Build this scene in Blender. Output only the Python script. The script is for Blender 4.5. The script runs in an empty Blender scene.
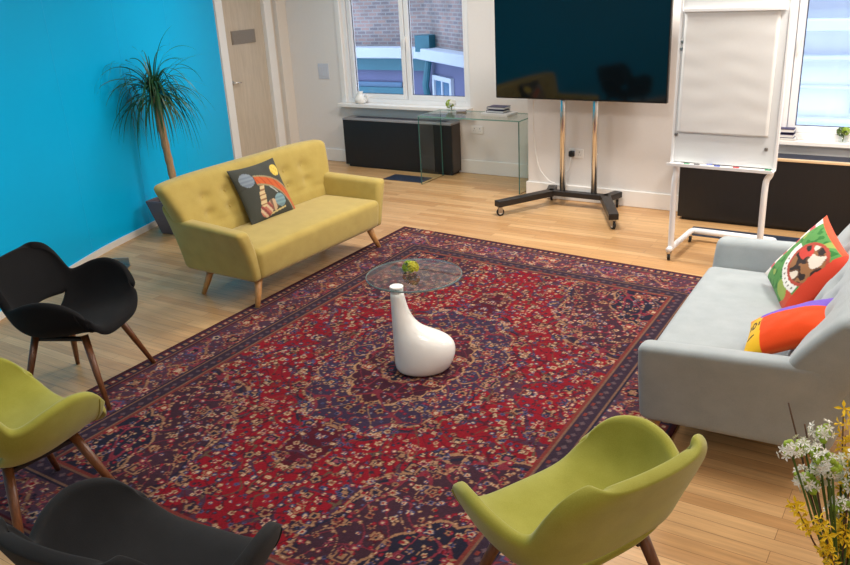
import bpy, bmesh, math, random
import numpy as np
from mathutils import Vector, Matrix, Euler, noise as mnoise
C = bpy.context.scene.collection
PI = math.pi
R_ = math.radians

# ------------------------------------------------------------------ colours / materials
def lin(v):
    v = v / 255.0
    return v / 12.92 if v <= 0.04045 else ((v + 0.055) / 1.055) ** 2.4
def rgb(r, g, b, a=1.0):
    return (lin(r), lin(g), lin(b), a)

def new_mat(name):
    m = bpy.data.materials.new(name); m.use_nodes = True
    nt = m.node_tree
    return m, nt, nt.nodes['Principled BSDF']
def node(nt, kind, **kw):
    n = nt.nodes.new(kind)
    for k, v in kw.items():
        if k in n.inputs: n.inputs[k].default_value = v
        else: setattr(n, k, v)
    return n
def plain(name, col, rough=0.5, metal=0.0, bump=0.0, scale=60, spec=0.5, var=0.06):
    """procedural: noise breaks the colour and the roughness a little"""
    m, nt, b = new_mat(name)
    tc = node(nt, 'ShaderNodeTexCoord')
    nz = node(nt, 'ShaderNodeTexNoise', Scale=scale, Detail=3.0)
    nt.links.new(tc.outputs['Object'], nz.inputs['Vector'])
    mx = node(nt, 'ShaderNodeMix', data_type='RGBA')
    mx.inputs[6].default_value = tuple(c * (1 - var) for c in col[:3]) + (1,)
    mx.inputs[7].default_value = tuple(min(1, c * (1 + var)) for c in col[:3]) + (1,)
    nt.links.new(nz.outputs['Fac'], mx.inputs[0])
    nt.links.new(mx.outputs[2], b.inputs['Base Color'])
    b.inputs['Roughness'].default_value = rough
    b.inputs['Metallic'].default_value = metal
    b.inputs['Specular IOR Level'].default_value = spec
    if bump:
        bp = node(nt, 'ShaderNodeBump', Strength=bump, Distance=0.002)
        nt.links.new(nz.outputs['Fac'], bp.inputs['Height'])
        nt.links.new(bp.outputs['Normal'], b.inputs['Normal'])
    return m
def fabric(name, col, col2, sheen=0.25, weave=420):
    m, nt, b = new_mat(name)
    tc = node(nt, 'ShaderNodeTexCoord')
    n1 = node(nt, 'ShaderNodeTexNoise', Scale=weave, Detail=2.0)
    n2 = node(nt, 'ShaderNodeTexNoise', Scale=9.0, Detail=4.0)
    for n in (n1, n2): nt.links.new(tc.outputs['Object'], n.inputs['Vector'])
    ad = node(nt, 'ShaderNodeMath', operation='ADD')
    nt.links.new(n1.outputs['Fac'], ad.inputs[0]); nt.links.new(n2.outputs['Fac'], ad.inputs[1])
    mr = node(nt, 'ShaderNodeMapRange'); mr.inputs[1].default_value = 0.65; mr.inputs[2].default_value = 1.35
    nt.links.new(ad.outputs[0], mr.inputs[0])
    mx = node(nt, 'ShaderNodeMix', data_type='RGBA')
    mx.inputs[6].default_value = col; mx.inputs[7].default_value = col2
    nt.links.new(mr.outputs[0], mx.inputs[0]); nt.links.new(mx.outputs[2], b.inputs['Base Color'])
    b.inputs['Roughness'].default_value = 0.9
    b.inputs['Specular IOR Level'].default_value = 0.2
    b.inputs['Sheen Weight'].default_value = sheen
    b.inputs['Sheen Roughness'].default_value = 0.5
    bp = node(nt, 'ShaderNodeBump', Strength=0.25, Distance=0.002)
    nt.links.new(n1.outputs['Fac'], bp.inputs['Height']); nt.links.new(bp.outputs['Normal'], b.inputs['Normal'])
    return m
def painted(name, rough=0.85, sheen=0.1, weave=500, amount=0.25):
    """printed / woven cloth: the pattern is a colour attribute, fibres are noise"""
    m, nt, b = new_mat(name)
    at = node(nt, 'ShaderNodeAttribute', attribute_name='pattern')
    tc = node(nt, 'ShaderNodeTexCoord')
    nz = node(nt, 'ShaderNodeTexNoise', Scale=weave, Detail=3.0)
    nt.links.new(tc.outputs['Object'], nz.inputs['Vector'])
    mr = node(nt, 'ShaderNodeMapRange'); mr.inputs[3].default_value = 1 - amount; mr.inputs[4].default_value = 1 + amount
    nt.links.new(nz.outputs['Fac'], mr.inputs[0])
    mx = node(nt, 'ShaderNodeVectorMath', operation='SCALE')
    nt.links.new(at.outputs['Color'], mx.inputs[0]); nt.links.new(mr.outputs[0], mx.inputs['Scale'])
    nt.links.new(mx.outputs[0], b.inputs['Base Color'])
    b.inputs['Roughness'].default_value = rough; b.inputs['Specular IOR Level'].default_value = 0.2
    b.inputs['Sheen Weight'].default_value = sheen
    bp = node(nt, 'ShaderNodeBump', Strength=0.4, Distance=0.003)
    nt.links.new(nz.outputs['Fac'], bp.inputs['Height']); nt.links.new(bp.outputs['Normal'], b.inputs['Normal'])
    return m
def thin_glass(name, tint, gloss=1.0, ior=1.5):
    """pane glass: clear transmission plus Fresnel reflection"""
    m, nt, b = new_mat(name); nt.nodes.remove(b)
    out = nt.nodes['Material Output']
    tr = node(nt, 'ShaderNodeBsdfTransparent', Color=tint)
    gl = node(nt, 'ShaderNodeBsdfGlossy', Roughness=0.02)
    nz = node(nt, 'ShaderNodeTexNoise', Scale=1.5)
    bp = node(nt, 'ShaderNodeBump', Strength=0.02)
    nt.links.new(nz.outputs['Fac'], bp.inputs['Height']); nt.links.new(bp.outputs['Normal'], gl.inputs['Normal'])
    fr = node(nt, 'ShaderNodeFresnel', IOR=ior)
    mu = node(nt, 'ShaderNodeMath', operation='MULTIPLY'); mu.inputs[1].default_value = gloss
    geo = node(nt, 'ShaderNodeNewGeometry'); inv = node(nt, 'ShaderNodeMath', operation='SUBTRACT'); inv.inputs[0].default_value = 1.0
    nt.links.new(geo.outputs['Backfacing'], inv.inputs[1])
    m2 = node(nt, 'ShaderNodeMath', operation='MULTIPLY')
    nt.links.new(fr.outputs[0], m2.inputs[0]); nt.links.new(inv.outputs[0], m2.inputs[1]); nt.links.new(m2.outputs[0], mu.inputs[0])
    mx = node(nt, 'ShaderNodeMixShader')
    nt.links.new(mu.outputs[0], mx.inputs[0]); nt.links.new(tr.outputs[0], mx.inputs[1]); nt.links.new(gl.outputs[0], mx.inputs[2])
    nt.links.new(mx.outputs[0], out.inputs['Surface'])
    return m
def wood(name, c1, c2, scale=30, rough=0.4, axis=2):
    m, nt, b = new_mat(name)
    tc = node(nt, 'ShaderNodeTexCoord')
    mp = node(nt, 'ShaderNodeMapping')
    s = [6.0, 6.0, 6.0]; s[axis] = 0.6
    mp.inputs['Scale'].default_value = s
    nz = node(nt, 'ShaderNodeTexNoise', Scale=scale, Detail=6.0, Roughness=0.65)
    nt.links.new(tc.outputs['Object'], mp.inputs[0]); nt.links.new(mp.outputs[0], nz.inputs['Vector'])
    cr = node(nt, 'ShaderNodeValToRGB')
    cr.color_ramp.elements[0].position = 0.3; cr.color_ramp.elements[0].color = c1
    cr.color_ramp.elements[1].position = 0.7; cr.color_ramp.elements[1].color = c2
    nt.links.new(nz.outputs['Fac'], cr.inputs[0]); nt.links.new(cr.outputs[0], b.inputs['Base Color'])
    b.inputs['Roughness'].default_value = rough
    return m
def floor_material():
    m, nt, b = new_mat('oak_floor')
    tc = node(nt, 'ShaderNodeTexCoord')
    br = node(nt, 'ShaderNodeTexBrick', Scale=1.0)
    br.inputs['Brick Width'].default_value = 0.95; br.inputs['Row Height'].default_value = 0.075
    br.inputs['Mortar Size'].default_value = 0.0012; br.inputs['Mortar Smooth'].default_value = 0.3
    br.inputs['Bias'].default_value = 0.0
    br.offset = 0.37; br.offset_frequency = 2; br.squash = 1.0
    br.inputs['Color1'].default_value = rgb(190, 144, 94); br.inputs['Color2'].default_value = rgb(216, 175, 124)
    br.inputs['Mortar'].default_value = rgb(128, 92, 58)
    nt.links.new(tc.outputs['Object'], br.inputs['Vector'])
    mp = node(nt, 'ShaderNodeMapping'); mp.inputs['Scale'].default_value = (1.2, 22.0, 1.0)
    nz = node(nt, 'ShaderNodeTexNoise', Scale=2.2, Detail=7.0, Roughness=0.62)
    nt.links.new(tc.outputs['Object'], mp.inputs[0]); nt.links.new(mp.outputs[0], nz.inputs['Vector'])
    mr = node(nt, 'ShaderNodeMapRange'); mr.inputs[1].default_value = 0.25; mr.inputs[2].default_value = 0.75
    mr.inputs[3].default_value = 0.72; mr.inputs[4].default_value = 1.14
    nt.links.new(nz.outputs['Fac'], mr.inputs[0])
    mx = node(nt, 'ShaderNodeVectorMath', operation='SCALE')
    nt.links.new(br.outputs['Color'], mx.inputs[0]); nt.links.new(mr.outputs[0], mx.inputs['Scale'])
    nt.links.new(mx.outputs[0], b.inputs['Base Color'])
    b.inputs['Roughness'].default_value = 0.34
    b.inputs['Specular IOR Level'].default_value = 0.45
    bp = node(nt, 'ShaderNodeBump', Strength=0.15, Distance=0.002)
    nt.links.new(br.outputs['Fac'], bp.inputs['Height']); bp.invert = True
    nt.links.new(bp.outputs['Normal'], b.inputs['Normal'])
    return m
def brick_material():
    m, nt, b = new_mat('old_brick')
    tc = node(nt, 'ShaderNodeTexCoord')
    mp = node(nt, 'ShaderNodeMapping'); mp.inputs['Rotation'].default_value = (PI / 2, 0, 0)
    br = node(nt, 'ShaderNodeTexBrick', Scale=1.0)
    br.inputs['Brick Width'].default_value = 0.17; br.inputs['Row Height'].default_value = 0.056
    br.inputs['Mortar Size'].default_value = 0.010
    br.inputs['Color1'].default_value = rgb(150, 118, 108); br.inputs['Color2'].default_value = rgb(112, 98, 100)
    br.inputs['Mortar'].default_value = rgb(140, 132, 130)
    nt.links.new(tc.outputs['Object'], mp.inputs[0]); nt.links.new(mp.outputs[0], br.inputs['Vector'])
    nz = node(nt, 'ShaderNodeTexNoise', Scale=1.3, Detail=5.0)
    nt.links.new(tc.outputs['Object'], nz.inputs['Vector'])
    mr = node(nt, 'ShaderNodeMapRange'); mr.inputs[1].default_value = 0.3; mr.inputs[2].default_value = 0.7
    mr.inputs[3].default_value = 0.6; mr.inputs[4].default_value = 1.25
    nt.links.new(nz.outputs['Fac'], mr.inputs[0])
    mx = node(nt, 'ShaderNodeVectorMath', operation='SCALE')
    nt.links.new(br.outputs['Color'], mx.inputs[0]); nt.links.new(mr.outputs[0], mx.inputs['Scale'])
    nt.links.new(mx.outputs[0], b.inputs['Base Color']); b.inputs['Roughness'].default_value = 0.9
    return m

M = {}
M['floor'] = floor_material()
M['white_wall'] = plain('white_wall_paint', rgb(232, 228, 224), 0.7, bump=0.05, scale=40, var=0.02)
M['left_wall'] = plain('warm_white_paint', rgb(226, 218, 208), 0.7, bump=0.05, scale=40, var=0.02)
M['ceiling'] = plain('ceiling_paint', rgb(240, 238, 232), 0.9, var=0.01)
M['blue'] = plain('blue_glass_panel', rgb(0, 184, 244), 0.42, scale=1.2, var=0.04, spec=0.12)
M['blue_joint'] = plain('panel_joint', rgb(20, 192, 248), 0.4)
M['gloss_white'] = plain('white_gloss_paint', rgb(238, 236, 232), 0.32, var=0.02)
M['upvc'] = plain('white_window_plastic', rgb(240, 240, 240), 0.3, var=0.01)
M['door'] = wood('door_wood', rgb(188, 174, 154), rgb(204, 190, 170), 6, 0.45)
M['vent'] = plain('vent_grey', rgb(150, 140, 128), 0.5, metal=0.3)
M['chrome'] = plain('chrome', rgb(225, 222, 218), 0.24, metal=1.0, var=0.02)
M['steel'] = plain('brushed_steel', rgb(178, 174, 170), 0.3, metal=1.0)
M['black_paint'] = plain('black_satin', rgb(30, 27, 27), 0.4, var=0.1)
M['black_wood'] = wood('black_stained_panel', rgb(16, 14, 15), rgb(24, 20, 20), 12, 0.45)
M['brown_edge'] = wood('dark_brown_panel', rgb(52, 42, 38), rgb(66, 54, 48), 12, 0.42)
M['grille'] = plain('grey_grille', rgb(150, 148, 150), 0.45, metal=0.2)
M['grille_dark'] = plain('dark_slot', rgb(50, 54, 68), 0.5)
M['oak_edge'] = wood('oak_edge', rgb(206, 172, 130), rgb(226, 196, 156), 12, 0.4, 0)
M['mat_blue'] = plain('dark_blue_metal', rgb(54, 62, 80), 0.45, metal=0.2)
M['rubber'] = plain('black_rubber', rgb(24, 23, 24), 0.6)
M['tv_screen'] = plain('tv_glass', rgb(5, 9, 12), 0.06, scale=2, spec=0.6)
M['tv_bezel'] = plain('tv_bezel', rgb(12, 12, 13), 0.25)
M['plastic_white'] = plain('white_plastic', rgb(236, 234, 230), 0.35, var=0.02)
M['switch'] = plain('switch_plate', rgb(204, 210, 222), 0.4, var=0.02)
M['paper'] = plain('white_paper', rgb(222, 221, 218), 0.8, var=0.02)
M['board'] = plain('whiteboard_face', rgb(226, 228, 228), 0.22, var=0.01)
M['frame_white'] = plain('white_powder_coat', rgb(238, 238, 238), 0.35, var=0.02)
M['clear_glass'] = thin_glass('window_glass', (0.96, 0.98, 1.0, 1))
M['desk_glass'] = thin_glass('desk_glass', (0.93, 0.975, 0.955, 1), 1.0)
M['glass_edge'] = plain('glass_edge_green', rgb(120, 160, 148), 0.15)
M['glass_edge_dark'] = plain('glass_edge_deep_green', rgb(66, 104, 96), 0.12)
M['table_glass'] = thin_glass('table_glass', (0.94, 0.97, 0.97, 1), 1.4)
M['table_edge'] = plain('table_glass_edge', rgb(104, 128, 130), 0.12)
M['white_ceramic'] = plain('white_lacquer', rgb(242, 242, 238), 0.22, var=0.01)
M['yellow'] = fabric('mustard_fabric', rgb(172, 150, 78), rgb(188, 167, 92))
M['grey'] = fabric('pale_grey_fabric', rgb(148, 157, 160), rgb(168, 176, 178))
M['lime'] = fabric('lime_green_fabric', rgb(140, 140, 48), rgb(162, 160, 70))
M['black_fabric'] = fabric('black_fabric', rgb(13, 13, 15), rgb(20, 20, 22), 0.03)
M['charcoal'] = fabric('charcoal_fabric', rgb(26, 27, 29), rgb(36, 37, 39), 0.04)
M['beech'] = wood('beech_leg', rgb(186, 132, 76), rgb(208, 156, 98), 20, 0.4)
M['walnut'] = wood('walnut_leg', rgb(92, 54, 30), rgb(124, 76, 44), 20, 0.35)
M['rug'] = painted('woven_rug', 0.95, 0.0, 240, 0.35)
M['print'] = painted('printed_cushion', 0.8, 0.1, 500, 0.12)
M['pot'] = plain('slate_pot', rgb(104, 92, 98), 0.5, var=0.12, scale=20)
M['soil'] = plain('soil', rgb(54, 40, 30), 0.95, bump=0.6, var=0.3)
M['bark'] = wood('pale_bark', rgb(150, 112, 78), rgb(196, 158, 116), 10, 0.85)
M['leaf'] = plain('dark_leaf', rgb(36, 80, 40), 0.45, var=0.35, scale=6)
M['stem_green'] = plain('green_stem', rgb(74, 100, 36), 0.6, var=0.2)
M['twig'] = plain('brown_twig', rgb(96, 72, 56), 0.8, var=0.2)
M['petal_white'] = plain('white_petal', rgb(240, 240, 232), 0.6, var=0.04)
M['petal_green'] = plain('lime_bud', rgb(150, 178, 50), 0.6, var=0.2, scale=30)
M['petal_lime'] = plain('yellow_green_petal', rgb(196, 190, 50), 0.6, var=0.2, scale=30)
M['petal_yellow'] = plain('yellow_petal', rgb(238, 204, 34), 0.6, var=0.12, scale=30)
M['terracotta'] = plain('glazed_vase', rgb(176, 122, 96), 0.3, var=0.08)
M['navy'] = plain('navy_cover', rgb(44, 40, 84), 0.5)
M['brick'] = brick_material()
M['ext_white'] = plain('outside_white_render', rgb(178, 182, 194), 0.8, var=0.08, scale=3)
M['ext_pale'] = plain('outside_pale_render', rgb(226, 228, 236), 0.8, var=0.08, scale=3)
M['ext_blue'] = plain('outside_blue_paint', rgb(84, 82, 118), 0.6, var=0.12, scale=2)
M['ext_teal'] = plain('outside_teal_paint', rgb(40, 92, 108), 0.5, var=0.1, scale=2)
M['ext_dark'] = plain('outside_dark_glass', rgb(62, 92, 124), 0.15)
M['ext_ground'] = plain('outside_paving', rgb(130, 130, 136), 0.9, bump=0.3, scale=5, var=0.15)
for k, c_ in dict(red=(196, 40, 44), green=(40, 140, 90), blue=(50, 80, 180), black=(40, 40, 50)).items():
    M['pen_' + k] = plain('marker_' + k, rgb(*c_), 0.4)

# ------------------------------------------------------------------ mesh helpers
def obj(name, bm, mat, parent=None, smooth=False, sub=0, solid=None, bevel=0.0, recalc=True):
    if recalc: bmesh.ops.recalc_face_normals(bm, faces=bm.faces)
    me = bpy.data.meshes.new(name); bm.to_mesh(me); bm.free()
    for mm in (mat if isinstance(mat, (list, tuple)) else [mat]): me.materials.append(mm)
    o = bpy.data.objects.new(name, me); C.objects.link(o)
    if smooth:
        for p in me.polygons: p.use_smooth = True
    if bevel:
        b = o.modifiers.new('bevel', 'BEVEL'); b.width = bevel; b.segments = 3; b.limit_method = 'ANGLE'; b.angle_limit = R_(40)
    if solid:
        s = o.modifiers.new('solid', 'SOLIDIFY'); s.thickness = solid[0]; s.offset = solid[1]
    if sub:
        s = o.modifiers.new('sub', 'SUBSURF'); s.levels = sub; s.render_levels = sub
    if parent: o.parent = parent
    return o
def thing(name, label, cat, loc=(0, 0, 0), rot=0.0, group=None):
    o = bpy.data.objects.new(name, None); C.objects.link(o); o.empty_display_size = 0.1
    o.location = loc
    o.rotation_euler = rot if isinstance(rot, (tuple, list, Euler)) else (0, 0, rot)
    return tag(o, label, cat, group)
def tag(o, label, cat, group=None, kind=None):
    o['label'] = label; o['category'] = cat
    if group: o['group'] = group
    if kind: o['kind'] = kind
    return o
def struct(o):
    o['kind'] = 'structure'; return o
def place(o, loc, rot=0.0):
    o.location = loc; o.rotation_euler = rot if isinstance(rot, (tuple, list)) else (0, 0, rot); return o

def box(bm, x0, x1, y0, y1, z0, z1, mi=0, xf=None):
    vs = [bm.verts.new((x, y, z)) for x in (x0, x1) for y in (y0, y1) for z in (z0, z1)]
    if xf:
        for v in vs: v.co = xf(v.co)
    for f in ((0, 1, 3, 2), (4, 6, 7, 5), (0, 4, 5, 1), (2, 3, 7, 6), (0, 2, 6, 4), (1, 5, 7, 3)):
        fc = bm.faces.new([vs[i] for i in f]); fc.material_index = mi
    return vs
def boxes(*bs):
    bm = bmesh.new()
    for b in bs: box(bm, *b)
    return bm
def tube(bm, pts, rad, seg=10, cap=True, mi=0):
    pts = [Vector(p) for p in pts]
    n = len(pts); rs = rad if isinstance(rad, (list, tuple)) else [rad] * n
    ref = Vector((0, 0, 1))
    t0 = (pts[1] - pts[0]).normalized()
    if abs(t0.dot(ref)) > 0.95: ref = Vector((1, 0, 0))
    u = t0.cross(ref).normalized()
    rings = []
    for i, p in enumerate(pts):
        t = (pts[min(i + 1, n - 1)] - pts[max(i - 1, 0)]).normalized()
        u = (u - t * u.dot(t)).normalized(); w = t.cross(u)
        rings.append([bm.verts.new(p + (u * math.cos(2 * PI * k / seg) + w * math.sin(2 * PI * k / seg)) * rs[i]) for k in range(seg)])
    for a, b in zip(rings, rings[1:]):
        for k in range(seg):
            f = bm.faces.new((a[k], a[(k + 1) % seg], b[(k + 1) % seg], b[k])); f.material_index = mi
    if cap:
        for r in (rings[0], rings[-1]):
            f = bm.faces.new(r); f.material_index = mi
    return bm
def lathe(bm, prof, seg=24, cap=True, cx=0, cy=0):
    rings = []
    for r, z in prof:
        rings.append([bm.verts.new((cx + r * math.cos(2 * PI * k / seg), cy + r * math.sin(2 * PI * k / seg), z)) for k in range(seg)])
    for a, b in zip(rings, rings[1:]):
        for k in range(seg): bm.faces.new((a[k], a[(k + 1) % seg], b[(k + 1) % seg], b[k]))
    if cap:
        if prof[0][0] > 1e-4: bm.faces.new(rings[0])
        if prof[-1][0] > 1e-4: bm.faces.new(rings[-1])
    return bm
def smooth_path(ctrl, n):
    """Catmull-Rom through control points"""
    P = [Vector(c) for c in ctrl]; P = [P[0] * 2 - P[1]] + P + [P[-1] * 2 - P[-2]]
    out = []; m = len(P) - 3
    for i in range(n + 1):
        t = i / n * m; k = min(int(t), m - 1); t -= k
        a, b, c, d = P[k:k + 4]
        out.append(0.5 * ((2 * b) + (c - a) * t + (2 * a - 5 * b + 4 * c - d) * t * t + (3 * b - a - 3 * c + d) * t ** 3))
    return out
def rbox(sx, sy, sz, r, cuts=(1, 1, 1), seg=3, fn=None):
    """rounded box centred on the origin, cut along each axis so fn can bend it"""
    bm = bmesh.new(); bmesh.ops.create_cube(bm, size=1.0)
    for v in bm.verts: v.co = Vector((v.co.x * sx, v.co.y * sy, v.co.z * sz))
    bmesh.ops.bevel(bm, geom=list(bm.edges), offset=r, segments=seg, affect='EDGES', profile=0.5)
    for ax, (n, s) in enumerate(zip(cuts, (sx, sy, sz))):
        no = Vector((0, 0, 0)); no[ax] = 1
        for k in range(1, n):
            co = no * ((k / n - 0.5) * (s - 2 * r) )
            bmesh.ops.bisect_plane(bm, geom=list(bm.verts) + list(bm.edges) + list(bm.faces), plane_co=co, plane_no=no)
    if fn:
        for v in bm.verts: v.co = Vector(fn(v.co))
    return bm
def set_pattern(o, cols):
    at = o.data.color_attributes.new('pattern', 'FLOAT_COLOR', 'POINT')
    at.data.foreach_set('color', np.asarray(cols, dtype=np.float32).ravel())
def copy_tree(o, parent=None):
    c = o.copy(); C.objects.link(c)
    if parent: c.parent = parent
    for ch in list(o.children): copy_tree(ch, c)
    return c

# ------------------------------------------------------------------ room shell
YB, YR, XS = 7.83, 7.16, -3.48          # far wall, stepped wall, step
XL = -7.09                               # door wall
ZC = 2.85
struct(obj('floor', boxes((-8.5, 3.2, -3.2, 8.2, -0.1, 0.0)), M['floor']))
struct(obj('ceiling', boxes((-8.5, 3.2, -3.2, 8.2, ZC, ZC + 0.1)), M['ceiling']))
# far wall with window opening
W1 = (-6.20, -4.50, 0.72, 2.30)
T = 0.22
struct(obj('wall_back', boxes((XL - 0.2, W1[0], YB, YB + T, 0, ZC), (W1[1], XS, YB, YB + T, 0, ZC),
    (W1[0], W1[1], YB, YB + T, 0, W1[2]), (W1[0], W1[1], YB, YB + T, W1[3], ZC)), M['white_wall']))
W2 = (-1.22, 0.75, 0.69, 2.30)
struct(obj('wall_right_back', boxes((XS, W2[0], YR, YR + T, 0, ZC), (W2[1], 3.2, YR, YR + T, 0, ZC),
    (W2[0], W2[1], YR, YR + T, 0, W2[2]), (W2[0], W2[1], YR, YR + T, W2[3], ZC), (XS, XS + 0.3, YR + T, YB + T, 0, ZC)), M['white_wall']))
# door wall: opening for the door
DY0, DY1, DZ = 6.84, 7.50, 2.10
struct(obj('wall_left', boxes((XL - 0.15, XL, DY1 + 0.02, YB, 0, ZC), (XL - 0.15, XL, 6.5, DY0 - 0.02, 0, ZC),
    (XL - 0.15, XL, DY0 - 0.02, DY1 + 0.02, DZ + 0.02, ZC)), M['left_wall']))
struct(obj('trim_1', boxes((XL, XL + 0.07, 7.66, YB, 0, ZC)), M['left_wall'], bevel=0.004))
# door
d1 = struct(obj('door_1', boxes((XL - 0.07, XL - 0.03, DY0, DY1, 0.005, DZ)), M['door'], bevel=0.002))
bm = boxes((XL - 0.032, XL - 0.018, 6.965, 7.345, 1.475, 1.625))
for k in range(9): box(bm, XL - 0.02, XL - 0.012, 6.975, 7.335, 1.485 + k * 0.0155, 1.493 + k * 0.0155)
obj('door_vent', bm, M['vent'], d1)
bm = bmesh.new()
tube(bm, [(XL - 0.03, 6.89, 1.055), (XL + 0.02, 6.89, 1.055)], 0.010)
tube(bm, [(XL + 0.02, 6.885, 1.055), (XL + 0.022, 6.99, 1.055)], 0.009)
bmesh.ops.create_cone(bm, cap_ends=True, segments=20, radius1=0.026, radius2=0.026, depth=0.01,
    matrix=Matrix.Translation((XL - 0.024, 6.89, 1.055)) @ Matrix.Rotation(PI / 2, 4, 'Y'))
obj('door_handle', bm, M['chrome'], d1, smooth=True)
struct(obj('trim_2', boxes((XL - 0.08, XL + 0.025, 6.73, DY0, 0, DZ + 0.09), (XL - 0.08, XL + 0.025, DY1, 7.62, 0, DZ + 0.09),
    (XL - 0.08, XL + 0.025, DY0, DY1, DZ, DZ + 0.09)), M['gloss_white'], bevel=0.006))
struct(obj('trim_3', boxes((XL - 0.6, XL - 0.5, 6.5, YB, 0, ZC)), M['left_wall']))
# blue wall, a gently bent run of panels
BW = [(-7.06, 6.70), (-6.62, 5.72), (-6.27, 4.78), (-6.00, 3.95), (-5.42, 2.72), (-4.72, 1.35), (-3.95, -0.15), (-2.4, -3.2)]
path = smooth_path([(x, y, 0) for x, y in BW], 56)
def ribbon(path, z0, z1, off0, off1):
    bm = bmesh.new(); cols = []
    n = len(path)
    for i, p in enumerate(path):
        t = (path[min(i + 1, n - 1)] - path[max(i - 1, 0)]).normalized()
        nn = Vector((-t.y, t.x, 0))            # into the room (+x side when walking towards the camera)
        a, b = p + nn * off0, p + nn * off1
        cols.append([bm.verts.new((q.x, q.y, z)) for q, z in ((a, z0), (b, z0), (b, z1), (a, z1))])
    for a, b in zip(cols, cols[1:]):
        for k in range(4): bm.faces.new((a[k], a[(k + 1) % 4], b[(k + 1) % 4], b[k]))
    bm.faces.new(cols[0]); bm.faces.new(cols[-1])
    return bm
wb = struct(obj('wall_blue', ribbon(path, 0.0, ZC, -0.10, 0.0), M['blue'], smooth=False))
struct(obj('baseboard_blue', ribbon(path, 0.0, 0.055, 0.0, 0.014), M['gloss_white']))
for k in (9, 16, 24, 33, 42):                      # butt joints between the panels
    p = path[k]; t = (path[k + 1] - path[k - 1]).normalized(); nn = Vector((-t.y, t.x, 0))
    bm = bmesh.new()
    box(bm, -0.002, 0.002, -0.002, 0.0015, 0.055, ZC - 0.01)
    j = obj('panel_joint', bm, M['blue_joint'], wb)
    place(j, (p.x + nn.x * 0.0, p.y + nn.y * 0.0, 0), math.atan2(t.y, t.x))
struct(obj('wall_rear', boxes((-8.5, 3.2, -3.3, -3.2, 0, ZC)), M['white_wall']))
struct(obj('wall_right', boxes((3.1, 3.2, -3.2, 7.4, 0, ZC)), M['white_wall']))
struct(obj('baseboard_back', boxes((XL + 0.07, XS, YB - 0.018, YB, 0, 0.15), (XS - 0.018, XS, YR, YB - 0.018, 0, 0.15)), M['gloss_white'], bevel=0.005))
struct(obj('baseboard_right_back', boxes((XS - 0.018, 3.1, YR - 0.018, YR, 0, 0.15)), M['gloss_white'], bevel=0.005))

# windows
def window(n, x0, x1, z0, z1, yw, bars, glass_y, handle_x):
    w = struct(obj('window_%d' % n, boxes(
        (x0, x0 + 0.055, yw + 0.02, yw + 0.10, z0 + 0.01, z1), (x1 - 0.055, x1, yw + 0.02, yw + 0.10, z0 + 0.01, z1),
        (x0 + 0.055, x1 - 0.055, yw + 0.02, yw + 0.10, z0 + 0.01, z0 + 0.06), (x0 + 0.055, x1 - 0.055, yw + 0.02, yw + 0.10, z1 - 0.05, z1)), M['upvc'], bevel=0.004))
    for a, b in bars:                               # each sash
        s = obj('sash', boxes((a, a + 0.055, yw + 0.03, yw + 0.09, z0 + 0.06, z1 - 0.05), (b - 0.055, b, yw + 0.03, yw + 0.09, z0 + 0.06, z1 - 0.05),
            (a + 0.055, b - 0.055, yw + 0.03, yw + 0.09, z0 + 0.06, z0 + 0.115), (a + 0.055, b - 0.055, yw + 0.03, yw + 0.09, z1 - 0.105, z1 - 0.05)), M['upvc'], w, bevel=0.006)
        obj('pane', boxes((a + 0.055, b - 0.055, glass_y, glass_y + 0.006, z0 + 0.115, z1 - 0.105)), M['clear_glass'], s)
        obj('gasket', boxes((a + 0.055, a + 0.062, glass_y - 0.006, glass_y - 0.001, z0 + 0.115, z1 - 0.105), (b - 0.062, b - 0.055, glass_y - 0.006, glass_y - 0.001, z0 + 0.115, z1 - 0.105),
            (a + 0.062, b - 0.062, glass_y - 0.006, glass_y - 0.001, z0 + 0.115, z0 + 0.121)), M['grille_dark'], s)
    for hx, hz in handle_x:
        bm = boxes((hx - 0.012, hx + 0.012, yw + 0.015, yw + 0.03, hz - 0.035, hz + 0.035)); box(bm, hx - 0.010, hx + 0.010, yw - 0.01, yw + 0.003, hz - 0.09, hz + 0.012)
        box(bm, hx - 0.008, hx + 0.008, yw - 0.005, yw + 0.016, hz - 0.006, hz + 0.01)
        obj('window_handle', bm, M['plastic_white'], w, bevel=0.003)
    return w
w1 = window(1, W1[0], W1[1], W1[2], W1[3], YB, [(W1[0] + 0.07, -5.345), (-5.335, W1[1] - 0.03)], YB + 0.06, [(-5.33, 1.45)])
obj('window_sill', boxes((W1[0] - 0.07, W1[1] + 0.03, YB - 0.11, YB + 0.03, 0.69, 0.73)), M['gloss_white'], w1, bevel=0.006)
obj('window_lining', boxes((W1[0] - 0.06, W1[0] - 0.0, YB - 0.022, YB, 0.73, 2.36), (W1[0], W1[1], YB - 0.022, YB, 2.30, 2.36)), M['gloss_white'], w1, bevel=0.004)
w2 = window(2, W2[0], W2[1], W2[2], W2[3], YR, [(W2[0] + 0.06, -0.2), (-0.19, W2[1] - 0.06)], YR + 0.06, [(-1.13, 1.47)])
obj('window_sill', boxes((W2[0] - 0.12, W2[1] + 0.1, YR - 0.07, YR + 0.03, 0.665, 0.70)), M['gloss_white'], w2, bevel=0.006)
struct(obj('trim_4', boxes((-1.9, 3.0, YR - 0.012, YR, 0.56, 0.66)), M['gloss_white']))

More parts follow.
